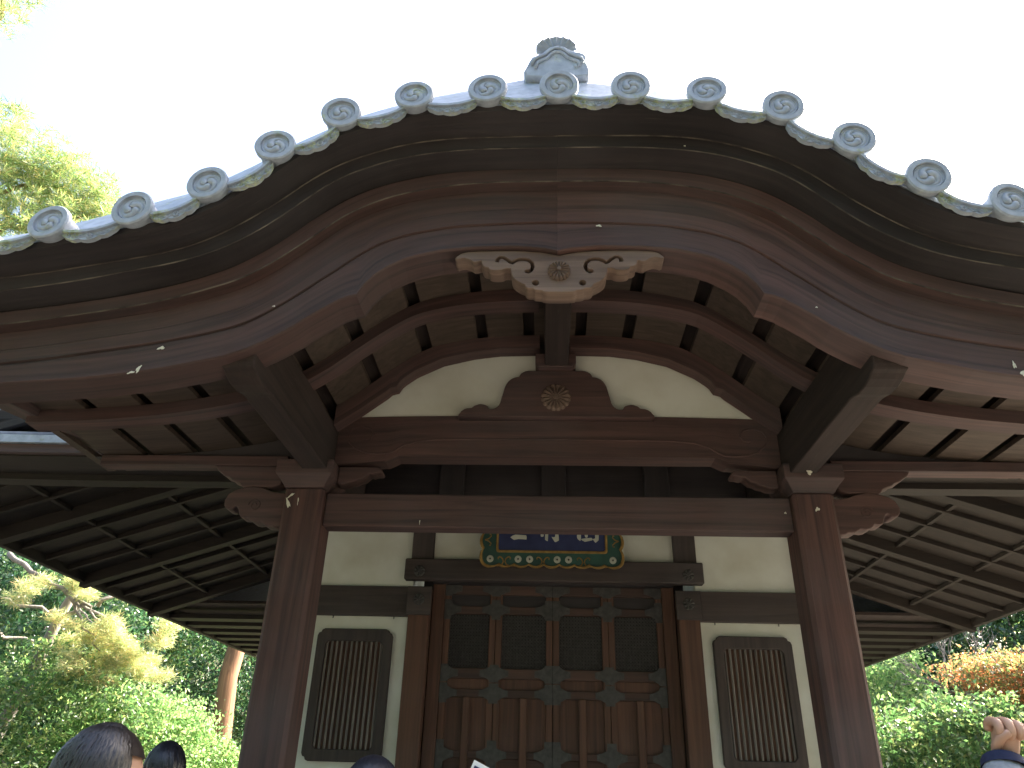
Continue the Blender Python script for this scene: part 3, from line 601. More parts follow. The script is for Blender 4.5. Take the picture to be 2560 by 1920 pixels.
def dish_flower():
    v = []; f = []; P = 16; N = P * 6; prof = [(0.018, -0.016), (0.030, -0.004), (0.060, 0.010), (0.082, 0.018), (0.096, 0.026)]
    for j, (r, h) in enumerate(prof):
        for i in range(N):
            lobe = math.sin(math.pi * (i % 6) / 6); a = 2 * math.pi * i / N; rr = r * (1 if j < 2 else (0.93 + 0.07 * lobe)); hh = h - 0.010 * lobe * (j > 0)
            v.append((rr * math.cos(a), rr * math.sin(a), hh))
    for j, (r, h) in list(enumerate(prof))[::-1]:
        for i in range(N):
            lobe = math.sin(math.pi * (i % 6) / 6); a = 2 * math.pi * i / N; rr = r * (1 if j < 2 else (0.93 + 0.07 * lobe)); v.append((rr * math.cos(a) * 0.99, rr * math.sin(a) * 0.99, h - 0.014 - 0.010 * lobe * (j > 0)))
    m = 2 * len(prof)
    for j in range(m):
        for i in range(N): f.append((j * N + i, j * N + (i + 1) % N, ((j + 1) % m) * N + (i + 1) % N, ((j + 1) % m) * N + i))
    bm = bmesh.new(); me = mesh_from('d', v, f); bm.from_mesh(me); bpy.data.meshes.remove(me)
    bmesh.ops.create_uvsphere(bm, u_segments=14, v_segments=8, radius=0.022, matrix=Matrix.Translation((0, 0, 0.0)))
    bmesh.ops.create_cone(bm, cap_ends=True, segments=14, radius1=0.018, radius2=0.03, depth=0.05, matrix=Matrix.Translation((0, 0, -0.035)))
    return bm_mesh('ridge_flower', bm)
link('ridge_flower', dish_flower(), TILE, roof, (-0.006, 2.70, 4.935), (R(82), 0, 0)).scale = (1.14,) * 3

# ------------------------------------------------------------------ hall front wall (plane y = 6.2)
F = 6.2
for s in (-1, 1): a, b = sorted((s * 1.16, s * 2.02)); box('front_wall_plaster', a, b, F, F + 0.08, 1.0, 3.9, PL, H, 0)
box('front_wall_plaster', -1.159, 1.159, F, F + 0.08, 3.0, 3.9, PL, H, 0)
box('wall_skirt', -2.02, 2.02, F - 0.02, F + 0.08, 0.45, 1.0, WXd, H)
for s in (-1, 1):
    box('corner_post', s * 2.1 - 0.09, s * 2.1 + 0.09, F - 0.06, F + 0.12, 0.45, 4.3, WZd, H)
    a, b = sorted((s * 1.0, s * 1.17)); box('door_post', a, b, F - 0.055, F + 0.06, 0.45, 2.845, WO, H)
    a, b = sorted((s * 1.171, s * 2.03)); box('wall_tie', a, b, F - 0.05, F - 0.001, 2.608, 2.845, WXb, H)
    a, b = sorted((s * 0.985, s * 1.185)); box('tie_end_block', a, b, F - 0.085, F - 0.056, 2.615, 2.84, WXb, H)
    a, b = sorted((s * 1.0, s * 1.185)); box('short_strut', a, b, F - 0.04, F - 0.001, 3.071, 3.9, WZb, H)
    link('metal_rosette', chrysanthemum(0.046, 8, 0.012), METAL, H, (s * 1.085, F - 0.087, 2.735))
    link('metal_rosette', chrysanthemum(0.046, 8, 0.012), METAL, H, (s * 1.10, F - 0.088, 2.965))
    for dx in (0.12, 0.62): box('hook', s * (1.17 + dx) - 0.004, s * (1.17 + dx) + 0.004, F - 0.02, F - 0.012, 2.588, 2.607, METAL, H, 0)
box('door_lintel', -1.225, 1.225, F - 0.086, F - 0.001, 2.897, 3.07, WXb, H, 0.008)
box('upper_wall_beam', -2.02, 2.02, F - 0.04, F - 0.002, 3.62, 3.88, WXd, H)
# windows with notched corners and close vertical bars
def window(cx):
    W, z0, z1 = 0.305, 1.545, 2.503; n = 0.055
    wn = bpy.data.objects.new('barred_window', None); COL.objects.link(wn); wn.parent = H; wn.location = (cx, F, 0)
    def notched(w, a, b, q):
        pts = []
        for (sx, sz) in ((1, 1), (1, -1), (-1, -1), (-1, 1)):
            X = sx * w; Z = b if sz > 0 else a
            c = [(X, Z - sz * q), (X - sx * q * 0.18, Z - sz * q * 0.62), (X - sx * q * 0.5, Z - sz * q * 0.5), (X - sx * q * 0.62, Z - sz * q * 0.18), (X - sx * q, Z)]
            if (sx, sz) in ((1, 1), (-1, -1)): c = c[::-1]
            pts += c
        return pts
    o = shape2d('window_frame', notched(W, z0, z1, n), [notched(W - 0.075, z0 + 0.085, z1 - 0.095, 0.03)], -0.045, 0.044, 0.008, WZb, wn)
    box('backing_board', -W + 0.06, W - 0.06, 0.0 - 0.010, -0.002, z0 + 0.07, z1 - 0.07, WO, wn, 0)
    bm = bmesh.new(); r = 0.0095; vs = []
    for z in (-0.41, 0.41): vs.append([bm.verts.new((a * r, b * r, z)) for a, b in ((0, -1), (1, 0), (0, 1), (-1, 0))])
    for k in range(4): bm.faces.new((vs[0][k], vs[0][(k + 1) % 4], vs[1][(k + 1) % 4], vs[1][k]))
    me = bm_mesh('window_bar', bm); me.materials.append(BARS)
    nb = 12
    for i in range(nb): link('window_bar', me, None, wn, (-0.218 + i * 0.436 / (nb - 1), -0.028, 2.024 - 0.005))
BARS = wood('grey_bar_wood', (0.09, 0.07, 0.06), (0.22, 0.19, 0.17), 'Z', weather=0.4, wc=(0.25, 0.26, 0.27))
window(-1.585); window(1.56)
# doors: four leaves of panels, lattice, rails and metal fittings
box('door_recess_head', -0.999, 0.999, F + 0.02, F + 0.20, 2.897, 3.0, WXd, H)
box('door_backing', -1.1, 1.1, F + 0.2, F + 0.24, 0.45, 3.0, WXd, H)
DY = 6.35
for s in (-1, 1): a, b = sorted((s * 0.90, s * 0.999)); box('door_jamb', a, b, DY - 0.06, DY + 0.05, 0.45, 2.93, WO, H)
lat = bmesh.new()
lw, lh = 0.36, 0.41
def clip_line(c, sgn):
    pts = []
    for x in (-lw / 2, lw / 2):
        z = sgn * x + c
        if -lh / 2 <= z <= lh / 2: pts.append((x, z))
    for z in (-lh / 2, lh / 2):
        x = (z - c) / sgn
        if -lw / 2 < x < lw / 2: pts.append((x, z))
    return pts[:2] if len(pts) >= 2 else None
for sgn in (-1, 1):
    for c in np.arange(-0.40, 0.41, 0.026):
        q = clip_line(c, sgn)
        if q: tube_bm(lat, [(q[0][0], 0.004 * sgn, q[0][1]), (q[1][0], 0.004 * sgn, q[1][1])], 0.0042, 4, False)
for z in np.arange(-lh / 2, lh / 2, 0.026): tube_bm(lat, [(-lw / 2, 0.0, z), (lw / 2, 0.0, z)], 0.003, 4, False)
lat_me = bm_mesh('lattice', lat); lat_me.materials.append(METAL)
def fitting(w, h):
    """cross-shaped metal corner plate with curved ends"""
    P = []
    for sx, sz in ((1, 1), (1, -1), (-1, -1), (-1, 1)):
        q = [(sx * 0.035, sz * h), (sx * 0.036, sz * (0.05)), (sx * 0.055, sz * 0.042), (sx * 0.075, sz * 0.030), (sx * w, sz * 0.022)]
        if (sx, sz) in ((1, -1), (-1, 1)): q = q[::-1]
        P += q
    return P
fits = {}
def leaf(x0, x1, first):
    d = bpy.data.objects.new('door_leaf', None); COL.objects.link(d); d.parent = H; cx = (x0 + x1) / 2; d.location = (cx, DY, 0)
    w = x1 - x0; st = 0.052
    for s in (-1, 1): a, b = sorted((s * w / 2, s * (w / 2 - st))); box('stile', a + 0.001, b - 0.001, -0.03, 0.02, 0.5, 2.93, WO, d)
    rails = [(2.822, 2.928), (2.665, 2.728), (2.165, 2.245), (2.025, 2.088), (1.595, 1.648), (0.95, 1.02), (0.5, 0.6)]
    for a, b in rails: box('rail', -w / 2 + st, w / 2 - st, -0.026, 0.018, a, b, WOx, d)
    box('upper_panel', -w / 2 + st, w / 2 - st, -0.006, 0.004, 2.729, 2.821, WXd, d, 0)
    box('middle_panel', -w / 2 + st, w / 2 - st, -0.006, 0.004, 2.089, 2.164, WO, d, 0)
    for s in (-1, 1): a, b = sorted((s * 0.001, s * (w / 2 - st))); box('lower_panel', a, b, -0.008, 0.004, 1.649, 2.024, WO, d, 0)
    box('bottom_panel', -w / 2 + st, w / 2 - st, -0.008, 0.004, 1.021, 1.594, WOx, d, 0)
    box('lattice_backing', -w / 2 + st, w / 2 - st, 0.006, 0.014, 2.246, 2.664, WXd, d, 0)
    link('lattice', lat_me, None, d, (0, -0.006, 2.455)).scale = ((w - 2 * st) / lw, 1, 1)
    bx = 0.005; box('upright_batten', bx - 0.028, bx + 0.028, -0.055, -0.031, 0.6, 2.028, WO, d, 0.006)
    return d
edges = [-0.900, -0.4835, -0.030, 0.4355, 0.878]
edges = [-0.899, -0.484, 0.0, 0.437, 0.899]
edges = [-0.899, -0.468, -0.001, 0.001, 0.452, 0.899]
for a, b in ((-0.899, -0.469), (-0.467, -0.002), (0.002, 0.451), (0.453, 0.899)): leaf(a, b, False)
# metal plates over the crossings
for xx, half_ in ((-0.899 + 0.026, 0), (-0.468, 1), (-0.028, 1), (0.028, 1), (0.452, 1), (0.899 - 0.026, 0)):
    for zz, hh in ((2.87, 0.06), (2.70, 0.08), (2.205, 0.066), (2.057, 0.074), (1.622, 0.10)):
        wv = 0.115; P = fitting(wv, hh)
        if abs(abs(xx) - 0.028) < 0.001: P = [(a if a * xx > 0 else a * 0.0 - (0.026 if xx > 0 else -0.026) * 1.0, b) for a, b in P]; 
        if abs(xx) > 0.86: P = [(a if a * xx < 0 else math.copysign(0.025, a), b) for a, b in P]
        if abs(abs(xx) - 0.028) < 0.001:
            s_ = 1 if xx > 0 else -1
            P = [(s_ * max(-0.026, s_ * a), b) for a, b in fitting(wv, hh)]
        prism('door_fitting', [(xx + a, zz + b) for a, b in P], DY - 0.038, DY - 0.0315, METAL, H)
# hall side walls, back, main beams and the dim ceiling under its front eave
for s in (-1, 1):
    a, b = sorted((s * 2.02, s * 2.1)); box('side_wall_plaster', a, b, 6.33, 14.6, 0.45, 4.35, PL, H, 0)
    for y in (8.4, 10.4, 12.4, 14.5): box('side_wall_post', s * 2.1 - 0.07, s * 2.1 + 0.07, y - 0.08, y + 0.08, 0.45, 4.4, WZd, H)
box('back_wall', -2.02, 2.02, 14.5, 14.6, 0.45, 4.35, PL, H, 0)
box('hall_floor', -2.1, 2.1, 6.3, 14.6, 0.44, 0.5, WXd, H, 0)
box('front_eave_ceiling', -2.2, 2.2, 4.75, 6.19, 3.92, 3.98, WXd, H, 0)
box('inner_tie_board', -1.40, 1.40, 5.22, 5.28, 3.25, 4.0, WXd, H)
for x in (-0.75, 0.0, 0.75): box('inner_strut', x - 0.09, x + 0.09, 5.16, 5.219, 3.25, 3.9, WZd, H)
# ------------------------------------------------------------------ hall eaves left and right
def zside(y): return float(np.interp(y, [5.1, 7.1, 9.5, 14.6], [3.44, 3.375, 3.342, 3.305]))
SL = 0.33
def zfront(x): return 3.355 + 0.05 * max(0, (abs(x) - 3.4) / 2.1) ** 1.6
for s in (-1, 1):
    n = 24; xs = np.linspace(1.72, 5.5, n)
    xa = s * xs; zf = np.array([zfront(x) for x in xs])
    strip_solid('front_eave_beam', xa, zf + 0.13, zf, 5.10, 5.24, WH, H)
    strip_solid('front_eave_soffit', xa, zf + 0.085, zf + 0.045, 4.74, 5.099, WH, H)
    strip_solid('front_eave_fascia', xa, zf + 0.115, zf + 0.055, 4.69, 4.739, WX, H)
    strip_solid('front_eave_tile_edge', xa, zf + 0.175, zf + 0.118, 4.66, 4.80, TILE, H)
    # sloping roof surface over the front eave
    me = mesh_from('front_roof_slope', [(s * 1.7, 4.70, 3.54), (s * 5.55, 4.70, 3.60), (s * 3.2, 5.65, 3.985), (s * 1.7, 5.65, 3.985), (s * 1.7, 4.72, 3.50), (s * 5.55, 4.72, 3.56), (s * 3.2, 5.70, 3.90), (s * 1.7, 5.70, 3.90)], [(0, 1, 2, 3), (7, 6, 5, 4), (0, 4, 5, 1), (1, 5, 6, 2), (2, 6, 7, 3), (3, 7, 4, 0)])
    # boards of the sloping underside, one per bay between rafters; rafters; battens; edge fascia
    ys = np.arange(5.25, 10.35, 0.42)
    xo = 5.45
    for i in range(len(ys) - 1):
        y0, y1 = ys[i], ys[i + 1] - 0.004
        zo0, zo1 = zside(y0) + 0.10, zside(y1) + 0.10
        v = []
        for x in (xo, 2.2):
            for y, z in ((y0, zo0), (y1, zo1)): v += [(s * x, y, z + (xo - x) * SL), (s * x, y, z + (xo - x) * SL + 0.03)]
        me = mesh_from('underside_board', v, [(0, 4, 6, 2), (1, 3, 7, 5), (0, 2, 3, 1), (4, 5, 7, 6), (0, 1, 5, 4), (2, 6, 7, 3)])
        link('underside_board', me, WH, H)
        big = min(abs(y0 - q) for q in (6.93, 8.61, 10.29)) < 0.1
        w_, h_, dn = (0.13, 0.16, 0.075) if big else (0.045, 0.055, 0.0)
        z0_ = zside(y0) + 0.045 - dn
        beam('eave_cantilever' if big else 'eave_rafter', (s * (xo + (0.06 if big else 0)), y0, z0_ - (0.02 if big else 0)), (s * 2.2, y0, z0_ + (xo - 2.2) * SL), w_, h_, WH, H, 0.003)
    y0 = 10.29
    beam('eave_cantilever', (s * (xo + 0.06), y0, zside(y0) - 0.05), (s * 2.2, y0, zside(y0) - 0.03 + (xo - 2.2) * SL), 0.14, 0.16, WH, H, 0.003)
    for x in (4.75, 3.95, 3.1):
        beam('eave_batten', (s * x, 5.26, zside(5.2) + 0.05 + (xo - x) * SL), (s * x, 10.25, zside(10.2) + 0.03 + (xo - x) * SL), 0.05, 0.04, WH, H, 0.002)
    # side fascia in sections along the curved eave
    yy = [5.1, 6.93, 8.61, 10.29, 12.4, 14.6]
    for a, b in zip(yy[:-1], yy[1:]):
        beam('side_eave_fascia', (s * (xo + 0.04), a + 0.002, zside(a)), (s * (xo + 0.04), b - 0.002, zside(b)), 0.07, 0.20, WH, H, 0.003)
        beam('side_eave_tile_edge', (s * (xo + 0.10), a, zside(a) + 0.20), (s * (xo + 0.10), b, zside(b) + 0.20), 0.10, 0.06, TILE, H, 0.01)
    # level slatted part towards the back
    for y in np.arange(10.75, 14.6, 0.56):
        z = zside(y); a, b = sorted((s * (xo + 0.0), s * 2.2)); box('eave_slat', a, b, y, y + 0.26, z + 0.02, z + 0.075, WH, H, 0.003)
    a, b = sorted((s * xo, s * 2.2)); box('slat_backing', a, b, 10.4, 14.62, 3.50, 3.54, WYd, H, 0)
    # upper storey glimpsed above the front eave
    a, b = sorted((s * 2.3, s * 5.2)); box('upper_wall_plaster', a, b, 5.72, 5.80, 3.90, 4.085, PL, H, 0)
    a, b = sorted((s * 2.3, s * 5.3)); box('upper_eave_beam', a, b, 5.60, 5.80, 4.088, 4.18, WXd, H)
    for i in range(9):
        bm = bmesh.new(); tube_bm(bm, [(0, 0, 0), (0, 0.9, 0.42)], 0.085, 12); link('upper_eave_tile', bm_mesh('upper_eave_tile', bm), TLICH, H, (s * (2.6 + i * 0.32), 5.42, 4.26), smooth=True)
    link('front_roof_slope', bpy.data.meshes['front_roof_slope'] if s == -1 else me, TILE, H) if False else None
# fix: roof slopes as clean prisms
for s in (-1, 1):
    v = [(s * 1.7, 4.70, 3.54), (s * 5.55, 4.70, 3.60), (s * 4.9, 5.68, 3.96), (s * 1.7, 5.68, 3.96), (s * 1.7, 4.76, 3.52), (s * 5.5, 4.76, 3.58), (s * 4.9, 5.70, 3.90), (s * 1.7, 5.70, 3.90)]
    link('front_roof_slope', mesh_from('front_roof_slope', v, [(0, 1, 2, 3), (7, 6, 5, 4), (0, 4, 5, 1), (1, 5, 6, 2), (2, 6, 7, 3), (3, 7, 4, 0)]), TILE, H)
# main roof (closes the hall above)
v = []; f = []
pr = [(5.62, 3.58), (4.6, 4.02), (3.3, 4.65), (2.0, 5.35), (0.0, 6.3)]
rowsr = [5.9, 14.9]
pts = [(-x, z) for x, z in pr] + [(x, z) for x, z in pr[::-1][1:]]
prism('main_roof', pts + [(5.62, 3.55), (0.0, 5.65), (-5.62, 3.55)], 5.86, 15.1, TILE, H)

# ------------------------------------------------------------------ name plaque over the door
pq = thing('name_plaque', 'blue panelled name plaque in scalloped green and gold frame hanging over the door', 'plaque', (-0.01, 6.02, 3.0))
PW, PZ0, PZ1 = 0.565, 0.0, 0.50
def scallop(wd, z0, z1, dep, nb, ns):
    pts = []
    def side(ax, ay, bx, by, n, nx, ny):
        out_ = []
        for i in range(n):
            for k in range(7):
                t = (i + k / 7) / n; e = abs(math.sin(math.pi * k / 7)) ** 0.7; out_.append((ax + (bx - ax) * t + nx * dep * e, ay + (by - ay) * t + ny * dep * e))
        return out_
    pts += side(-wd, z0, wd, z0, nb, 0, -1); pts += side(wd, z0, wd, z1, ns, 1, 0); pts += side(wd, z1, -wd, z1, nb, 0, 1); pts += side(-wd, z1, -wd, z0, ns, -1, 0)
    return pts
rotp = (R(8), 0, 0)
so = scallop(PW, 0.0, PZ1, 0.022, 9, 4)
shape2d('gold_rim', so, [[(a * 0.965, b * 0.965 + 0.014) for a, b in scallop(PW, 0.0, PZ1, 0.020, 9, 4)]], -0.035, 0.05, 0.004, GOLD, pq, rot=rotp)
shape2d('green_frame', [(a * 0.968, b * 0.966 + 0.0135) for a, b in scallop(PW, 0.0, PZ1, 0.020, 9, 4)], [], -0.012, 0.03, 0.002, GREEN, pq, rot=rotp)
IX, IZ0, IZ1 = 0.452, 0.098, 0.40
bpn = box('blue_panel', -IX + 0.018, IX - 0.018, -0.024, -0.014, IZ0 + 0.018, IZ1 - 0.018, BLUE, pq, 0)
bpn.location = Matrix.Rotation(R(8), 3, 'X') @ Vector(bpn.location); bpn.rotation_euler = rotp
shape2d('gold_inner_rim', [(-IX, IZ0 + 0.02), (-IX + 0.006, IZ0 + 0.006), (-IX + 0.02, IZ0), (IX - 0.02, IZ0), (IX - 0.006, IZ0 + 0.006), (IX, IZ0 + 0.02), (IX, IZ1), (-IX, IZ1)], [[(-IX + 0.02, IZ0 + 0.03), (-IX + 0.03, IZ0 + 0.02), (IX - 0.03, IZ0 + 0.02), (IX - 0.02, IZ0 + 0.03), (IX - 0.02, IZ1 - 0.02), (-IX + 0.02, IZ1 - 0.02)]], -0.032, 0.02, 0.004, GOLD, pq, rot=rotp)
fb = chrysanthemum(0.029, 16, 0.006); fb.materials.append(CREAM)
bd = bpy.data.meshes.new('b'); bmm = bmesh.new(); bmesh.ops.create_uvsphere(bmm, u_segments=10, v_segments=6, radius=0.008); bmm.to_mesh(bd); bmm.free(); bd.materials.append(METAL); bd.name = 'flower_centre'
Mx = Matrix.Rotation(R(8), 3, 'X')
for x in (-0.50, -0.272, -0.178, 0.045, 0.137, 0.375 + 0.12):
    fo = link('white_flower', fb, None, pq, Mx @ Vector((x, -0.014, 0.048)), rotp)
    link('flower_centre', bd, None, fo, (0, -0.007, 0))
for z in (0.29,):
    for x in (-0.505, 0.505): fo = link('white_flower', fb, None, pq, Mx @ Vector((x, -0.014, z)), rotp); link('flower_centre', bd, None, fo, (0, -0.007, 0))
def scroll(pts_list, r):
    bm = bmesh.new()
    for pts in pts_list: tube_bm(bm, [tuple(Mx @ Vector(q)) for q in pts], r, 6)
    link('gold_scroll', bm_mesh('gold_scroll', bm), GOLD, pq)
SC = ((0.048, 0.046), (0.050, 0.058), (0.040, 0.066), (0.026, 0.062), (0.012, 0.048), (0.006, 0.028), (0.018, 0.004), (0.045, -0.008))
for cx_ in (-0.385, -0.07, 0.258):
    for s in (-1, 1): scroll([[(cx_ + s * a, -0.015, b) for a, b in SC]], 0.0055)
SD = ((0.0, 0.0), (0.03, 0.01), (0.05, 0.03), (0.045, 0.045), (0.035, 0.042))
for s in (-1, 1):
    for z in (0.20, 0.38):
        for q in (-1, 1): scroll([[(s * (0.545 - a), -0.015, z + q * b) for a, b in SD]], 0.005)
# lower strokes of the three brushed characters that show under the beam
def stroke(P):
    o = prism('brushed_character', P, -0.029, -0.0225, CREAM, pq, rot=rotp); return o
def cpx(u, v, base):   # strokes measured on the board face
    X = (base + u * 0.1175 - 1379) * 0.00325; Z = 0.113 - (v - 470) * 0.1175 * 0.0034
    return (X, Z)
for base, P in ((1340, [(872, 100), (962, 100), (958, 150), (958, 205), (945, 255), (925, 245), (890, 220), (874, 190)]), (1340, [(960, 215), (1060, 200), (1180, 190), (1205, 215), (1200, 238), (1040, 272), (975, 240)]),
                (1340, [(1335, 100), (1335, 155), (1332, 235), (1300, 265), (1265, 288), (1235, 255), (1205, 215), (1260, 200), (1255, 100)]), (1340, [(1035, 130), (1105, 130), (1100, 180), (1070, 188), (1045, 175)]),
                (1340, [(95, 130), (165, 135), (160, 172), (125, 184), (98, 170)]), (1340, [(195, 90), (255, 90), (258, 150), (252, 262), (235, 268), (190, 240)]),
                (1340, [(470, 90), (480, 150), (487, 250), (460, 265), (420, 286), (395, 278), (370, 240), (330, 180), (370, 188), (405, 180), (410, 90)]),
                (1100, [(1490, 200), (1540, 165), (1600, 145), (1700, 148), (1830, 158), (1840, 190), (1838, 242), (1750, 236), (1660, 234), (1570, 250), (1530, 230)])):
    stroke([cpx(u, v_, base) for u, v_ in P])

# ------------------------------------------------------------------ bird droppings / chips on the wood
def mark(x, y, z, w, h, rot=0, ny=-1, name='dropping'):
    n = 14; v = [(0, -0.0012, 0)]; ph = random.random() * 6
    for i in range(n):
        a = 2 * math.pi * i / n; r = 1 + 0.28 * math.sin(3 * a + ph) + 0.16 * math.sin(5 * a + 2 * ph); px_, pz_ = w / 2 * r * math.cos(a), h / 2 * r * math.sin(a)
        v.append((px_ * math.cos(rot) - pz_ * math.sin(rot), 0.0, px_ * math.sin(rot) + pz_ * math.cos(rot)))
    f = [(0, 1 + (i + 1) % n, 1 + i) for i in range(n)]
    o = link('dropping', mesh_from('dropping', v, f), DROP, H, (x, y, z)); return o
mark(-1.83, 2.889, 3.20, 0.034, 0.016, 0.2); mark(-1.90, 2.876, 3.082, 0.016, 0.040, -0.3); mark(-1.93, 2.876, 3.064, 0.035, 0.010, 0.3)
mark(-1.542, 2.941, 3.185, 0.016, 0.032); mark(-1.528, 2.941, 3.222, 0.018, 0.018, 0.5); mark(-1.34, 2.888, 3.43, 0.014, 0.009); mark(0.205, 2.8875, 3.90, 0.028, 0.012, -0.1)
mark(1.18, 2.889, 3.42, 0.010, 0.008); mark(1.97, 2.889, 3.12, 0.014, 0.034); mark(1.985, 2.876, 3.072, 0.018, 0.026); mark(2.03, 2.876, 3.055, 0.045, 0.009, -0.2)
mark(-1.63, 4.298, 2.93, 0.020, 0.060, 0.4); mark(-1.62, 4.298, 2.98, 0.05, 0.012, 0.7); mark(-1.57, 4.298, 2.945, 0.006, 0.05); mark(1.55, 4.298, 2.93, 0.03, 0.02, 0.6); mark(1.38, 4.36, 2.925, 0.014, 0.012)
mark(-0.82, 4.36, 2.84, 0.004, 0.03); mark(0.62, 2.6985, 4.235, 0.01, 0.008)
for x, y, z, w_, h_ in ((1.53, 4.35, 3.30, 0.05, 0.09), (1.50, 4.35, 3.24, 0.03, 0.05)): mark(x, 2.0 + 2.19, z - 0.12, w_, h_ * 0.6, 0.6)

# ------------------------------------------------------------------ vegetation
def leaves_mesh(name, C, size, mat, up=0.5, fold=0.25, aspect=0.5, sj=0.35, dirs=None):
    n = len(C); s = size * (1 + sj * rng.uniform(-1, 1, n))[:, None]
    d = rng.normal(size=(n, 3)) if dirs is None else dirs + 0.35 * rng.normal(size=(n, 3)); d /= np.linalg.norm(d, axis=1)[:, None]
    nn = rng.normal(size=(n, 3)); nn[:, 2] += up * 2; b = np.cross(d, nn); b /= np.linalg.norm(b, axis=1)[:, None]; up_ = np.cross(b, d)
    base = C - d * s * 0.5; tip = C + d * s * 0.5; L = C + b * s * aspect * 0.5 + up_ * s * fold * 0.5; Rr = C - b * s * aspect * 0.5 + up_ * s * fold * 0.5
    V = np.stack([base, L, tip, Rr], 1).reshape(-1, 3)
    me = bpy.data.meshes.new(name); me.vertices.add(4 * n); me.vertices.foreach_set('co', V.astype(np.float32).ravel())
    idx = np.arange(n)[:, None] * 4; tri = np.concatenate([idx + np.array([0, 1, 2]), idx + np.array([0, 2, 3])], 1).reshape(-1)
    me.loops.add(6 * n); me.loops.foreach_set('vertex_index', tri.astype(np.int32)); me.polygons.add(2 * n)
    me.polygons.foreach_set('loop_start', np.arange(0, 6 * n, 3, dtype=np.int32)); me.polygons.foreach_set('loop_total', np.full(2 * n, 3, dtype=np.int32))
    me.update(calc_edges=True); me.validate(); me.materials.append(mat); return me
def clumps(center, rad, nclump, per, cr, shell=0.55, flat=0.6):
    out_ = []
    for _ in range(nclump):
        d = rng.normal(size=3); d /= np.linalg.norm(d); r = (shell + (1 - shell) * rng.random()) ** 0.7
        c = np.array(center) + d * np.array(rad) * r; q = rng.normal(size=(per, 3)) * np.array([cr, cr, cr * flat]) * rng.uniform(0.6, 1.3)
        out_.append(c + q)
    return np.concatenate(out_)
def limb_bm(bm, p0, p1, r0, r1, wob=0.06, n=7, seg=8):
    p0 = Vector(p0); p1 = Vector(p1); L = (p1 - p0).length; pts = []
    for i in range(n + 1):
        t = i / n; o = Vector((random.uniform(-1, 1), random.uniform(-1, 1), random.uniform(-.3, .3))) * wob * L * (0 if i in (0, n) else 1) * 0.5; pts.append(p0.lerp(p1, t) + o)
    tube_bm(bm, pts, [r0 + (r1 - r0) * i / n for i in range(n + 1)], seg); return pts
def tree(name, label, cat, base, crown_c, rad, mat, bark, nclump, per, cr, lsize, trunk_r, nlimb=7, group='evergreen trees behind the hall', aspect=0.5, up=0.5, shell=0.5):
    t = thing(name, label, cat, base, group); bx, by, bz = base; bm = bmesh.new()
    cc = Vector(crown_c) - Vector(base)
    limb_bm(bm, (0, 0, -0.3), cc - Vector((0, 0, rad[2] * 0.5)), trunk_r, trunk_r * 0.6, 0.04)
    link('trunk', bm_mesh('trunk', bm), bark, t, smooth=True)
    bm = bmesh.new()
    for i in range(nlimb):
        d = rng.normal(size=3); d[2] = abs(d[2]) * 0.6; d /= np.linalg.norm(d); e = cc + Vector(d * np.array(rad) * 0.85)
        limb_bm(bm, cc - Vector((0, 0, rad[2] * random.uniform(0.2, 0.7))), e, trunk_r * 0.4, trunk_r * 0.06, 0.12)
    link('branches', bm_mesh('branches', bm), bark, t, smooth=True)
    P = clumps(cc, rad, nclump, per, cr, shell)
    link('crown', leaves_mesh('crown', P, lsize, mat, up, 0.25, aspect), None, t)
    return t
def polar(az, r, z=0): return (r * math.sin(R(az)) - 0.041, r * math.cos(R(az)), z)
def shrub(label, az, r, z, rad, mat, nclump, per, cr, lsize, name='leafy_shrub', cat='shrub', group='leafy shrubs around the hall', aspect=0.5):
    c = polar(az, r, z); base = (c[0], c[1], max(0, z - rad[2]) * 0 + max(0.0, z - rad[2] - 0.3)); return tree(name, label, cat, base, c, rad, mat, BARKG, nclump, per, cr, lsize, 0.05, 5, group, aspect)
# ---- left side, seen under the eave
shrub('bright green rounded shrub in sunlight beside the left porch post', -27.2, 17.5, 1.65, (1.5, 1.2, 1.25), L_BRIGHT, 260, 90, 0.20, 0.085)
shrub('small sunlit green shrub tucked against the left porch post, right of the orange trunk', -21.3, 17.6, 1.1, (0.8, 0.8, 0.80), L_BRIGHT, 80, 80, 0.17, 0.08)
shrub('olive green shrub at the lower left behind the long-haired person', -33.2, 17.0, 1.7, (2.3, 1.3, 1.9), L_MID, 260, 80, 0.24, 0.10)
tree('camellia_tree', 'dark glossy camellia tree behind the orange pine trunk at left', 'tree', polar(-24.5, 22), polar(-25, 22, 3.3), (3.3, 1.6, 2.5), L_DARK, BARKG, 420, 90, 0.26, 0.11, 0.12)
tree('camellia_tree', 'dark evergreen tree at the far left edge under the eave', 'tree', polar(-35.5, 21), polar(-35, 21, 3.6), (3.2, 1.6, 2.9), L_DARK, BARKG, 420, 90, 0.28, 0.12, 0.12)
tree('oak_tree', 'mid green evergreen tree rising behind the pale leaning trunk', 'tree', polar(-30.5, 24.5), polar(-31, 24.5, 4.8), (3.6, 1.6, 2.6), L_MID, BARKG, 360, 80, 0.32, 0.13, 0.15)
# orange pine trunk
pt = thing('pine_tree', 'pine tree with a straight orange trunk seen between the left eave and the post', 'tree', polar(-21.8, 19))
bm = bmesh.new(); limb_bm(bm, (0, 0, -0.2), (-0.30, 0.1, 9.5), 0.23, 0.16, 0.012, 14, 14); link('trunk', bm_mesh('trunk', bm), BARK, pt, smooth=True)
P = clumps((-0.3, 0, 10.2), (2.6, 2.6, 1.4), 60, 60, 0.3); link('crown', leaves_mesh('crown', P, 0.16, L_PINE, 0.4, 0.05, 0.1), None, pt)
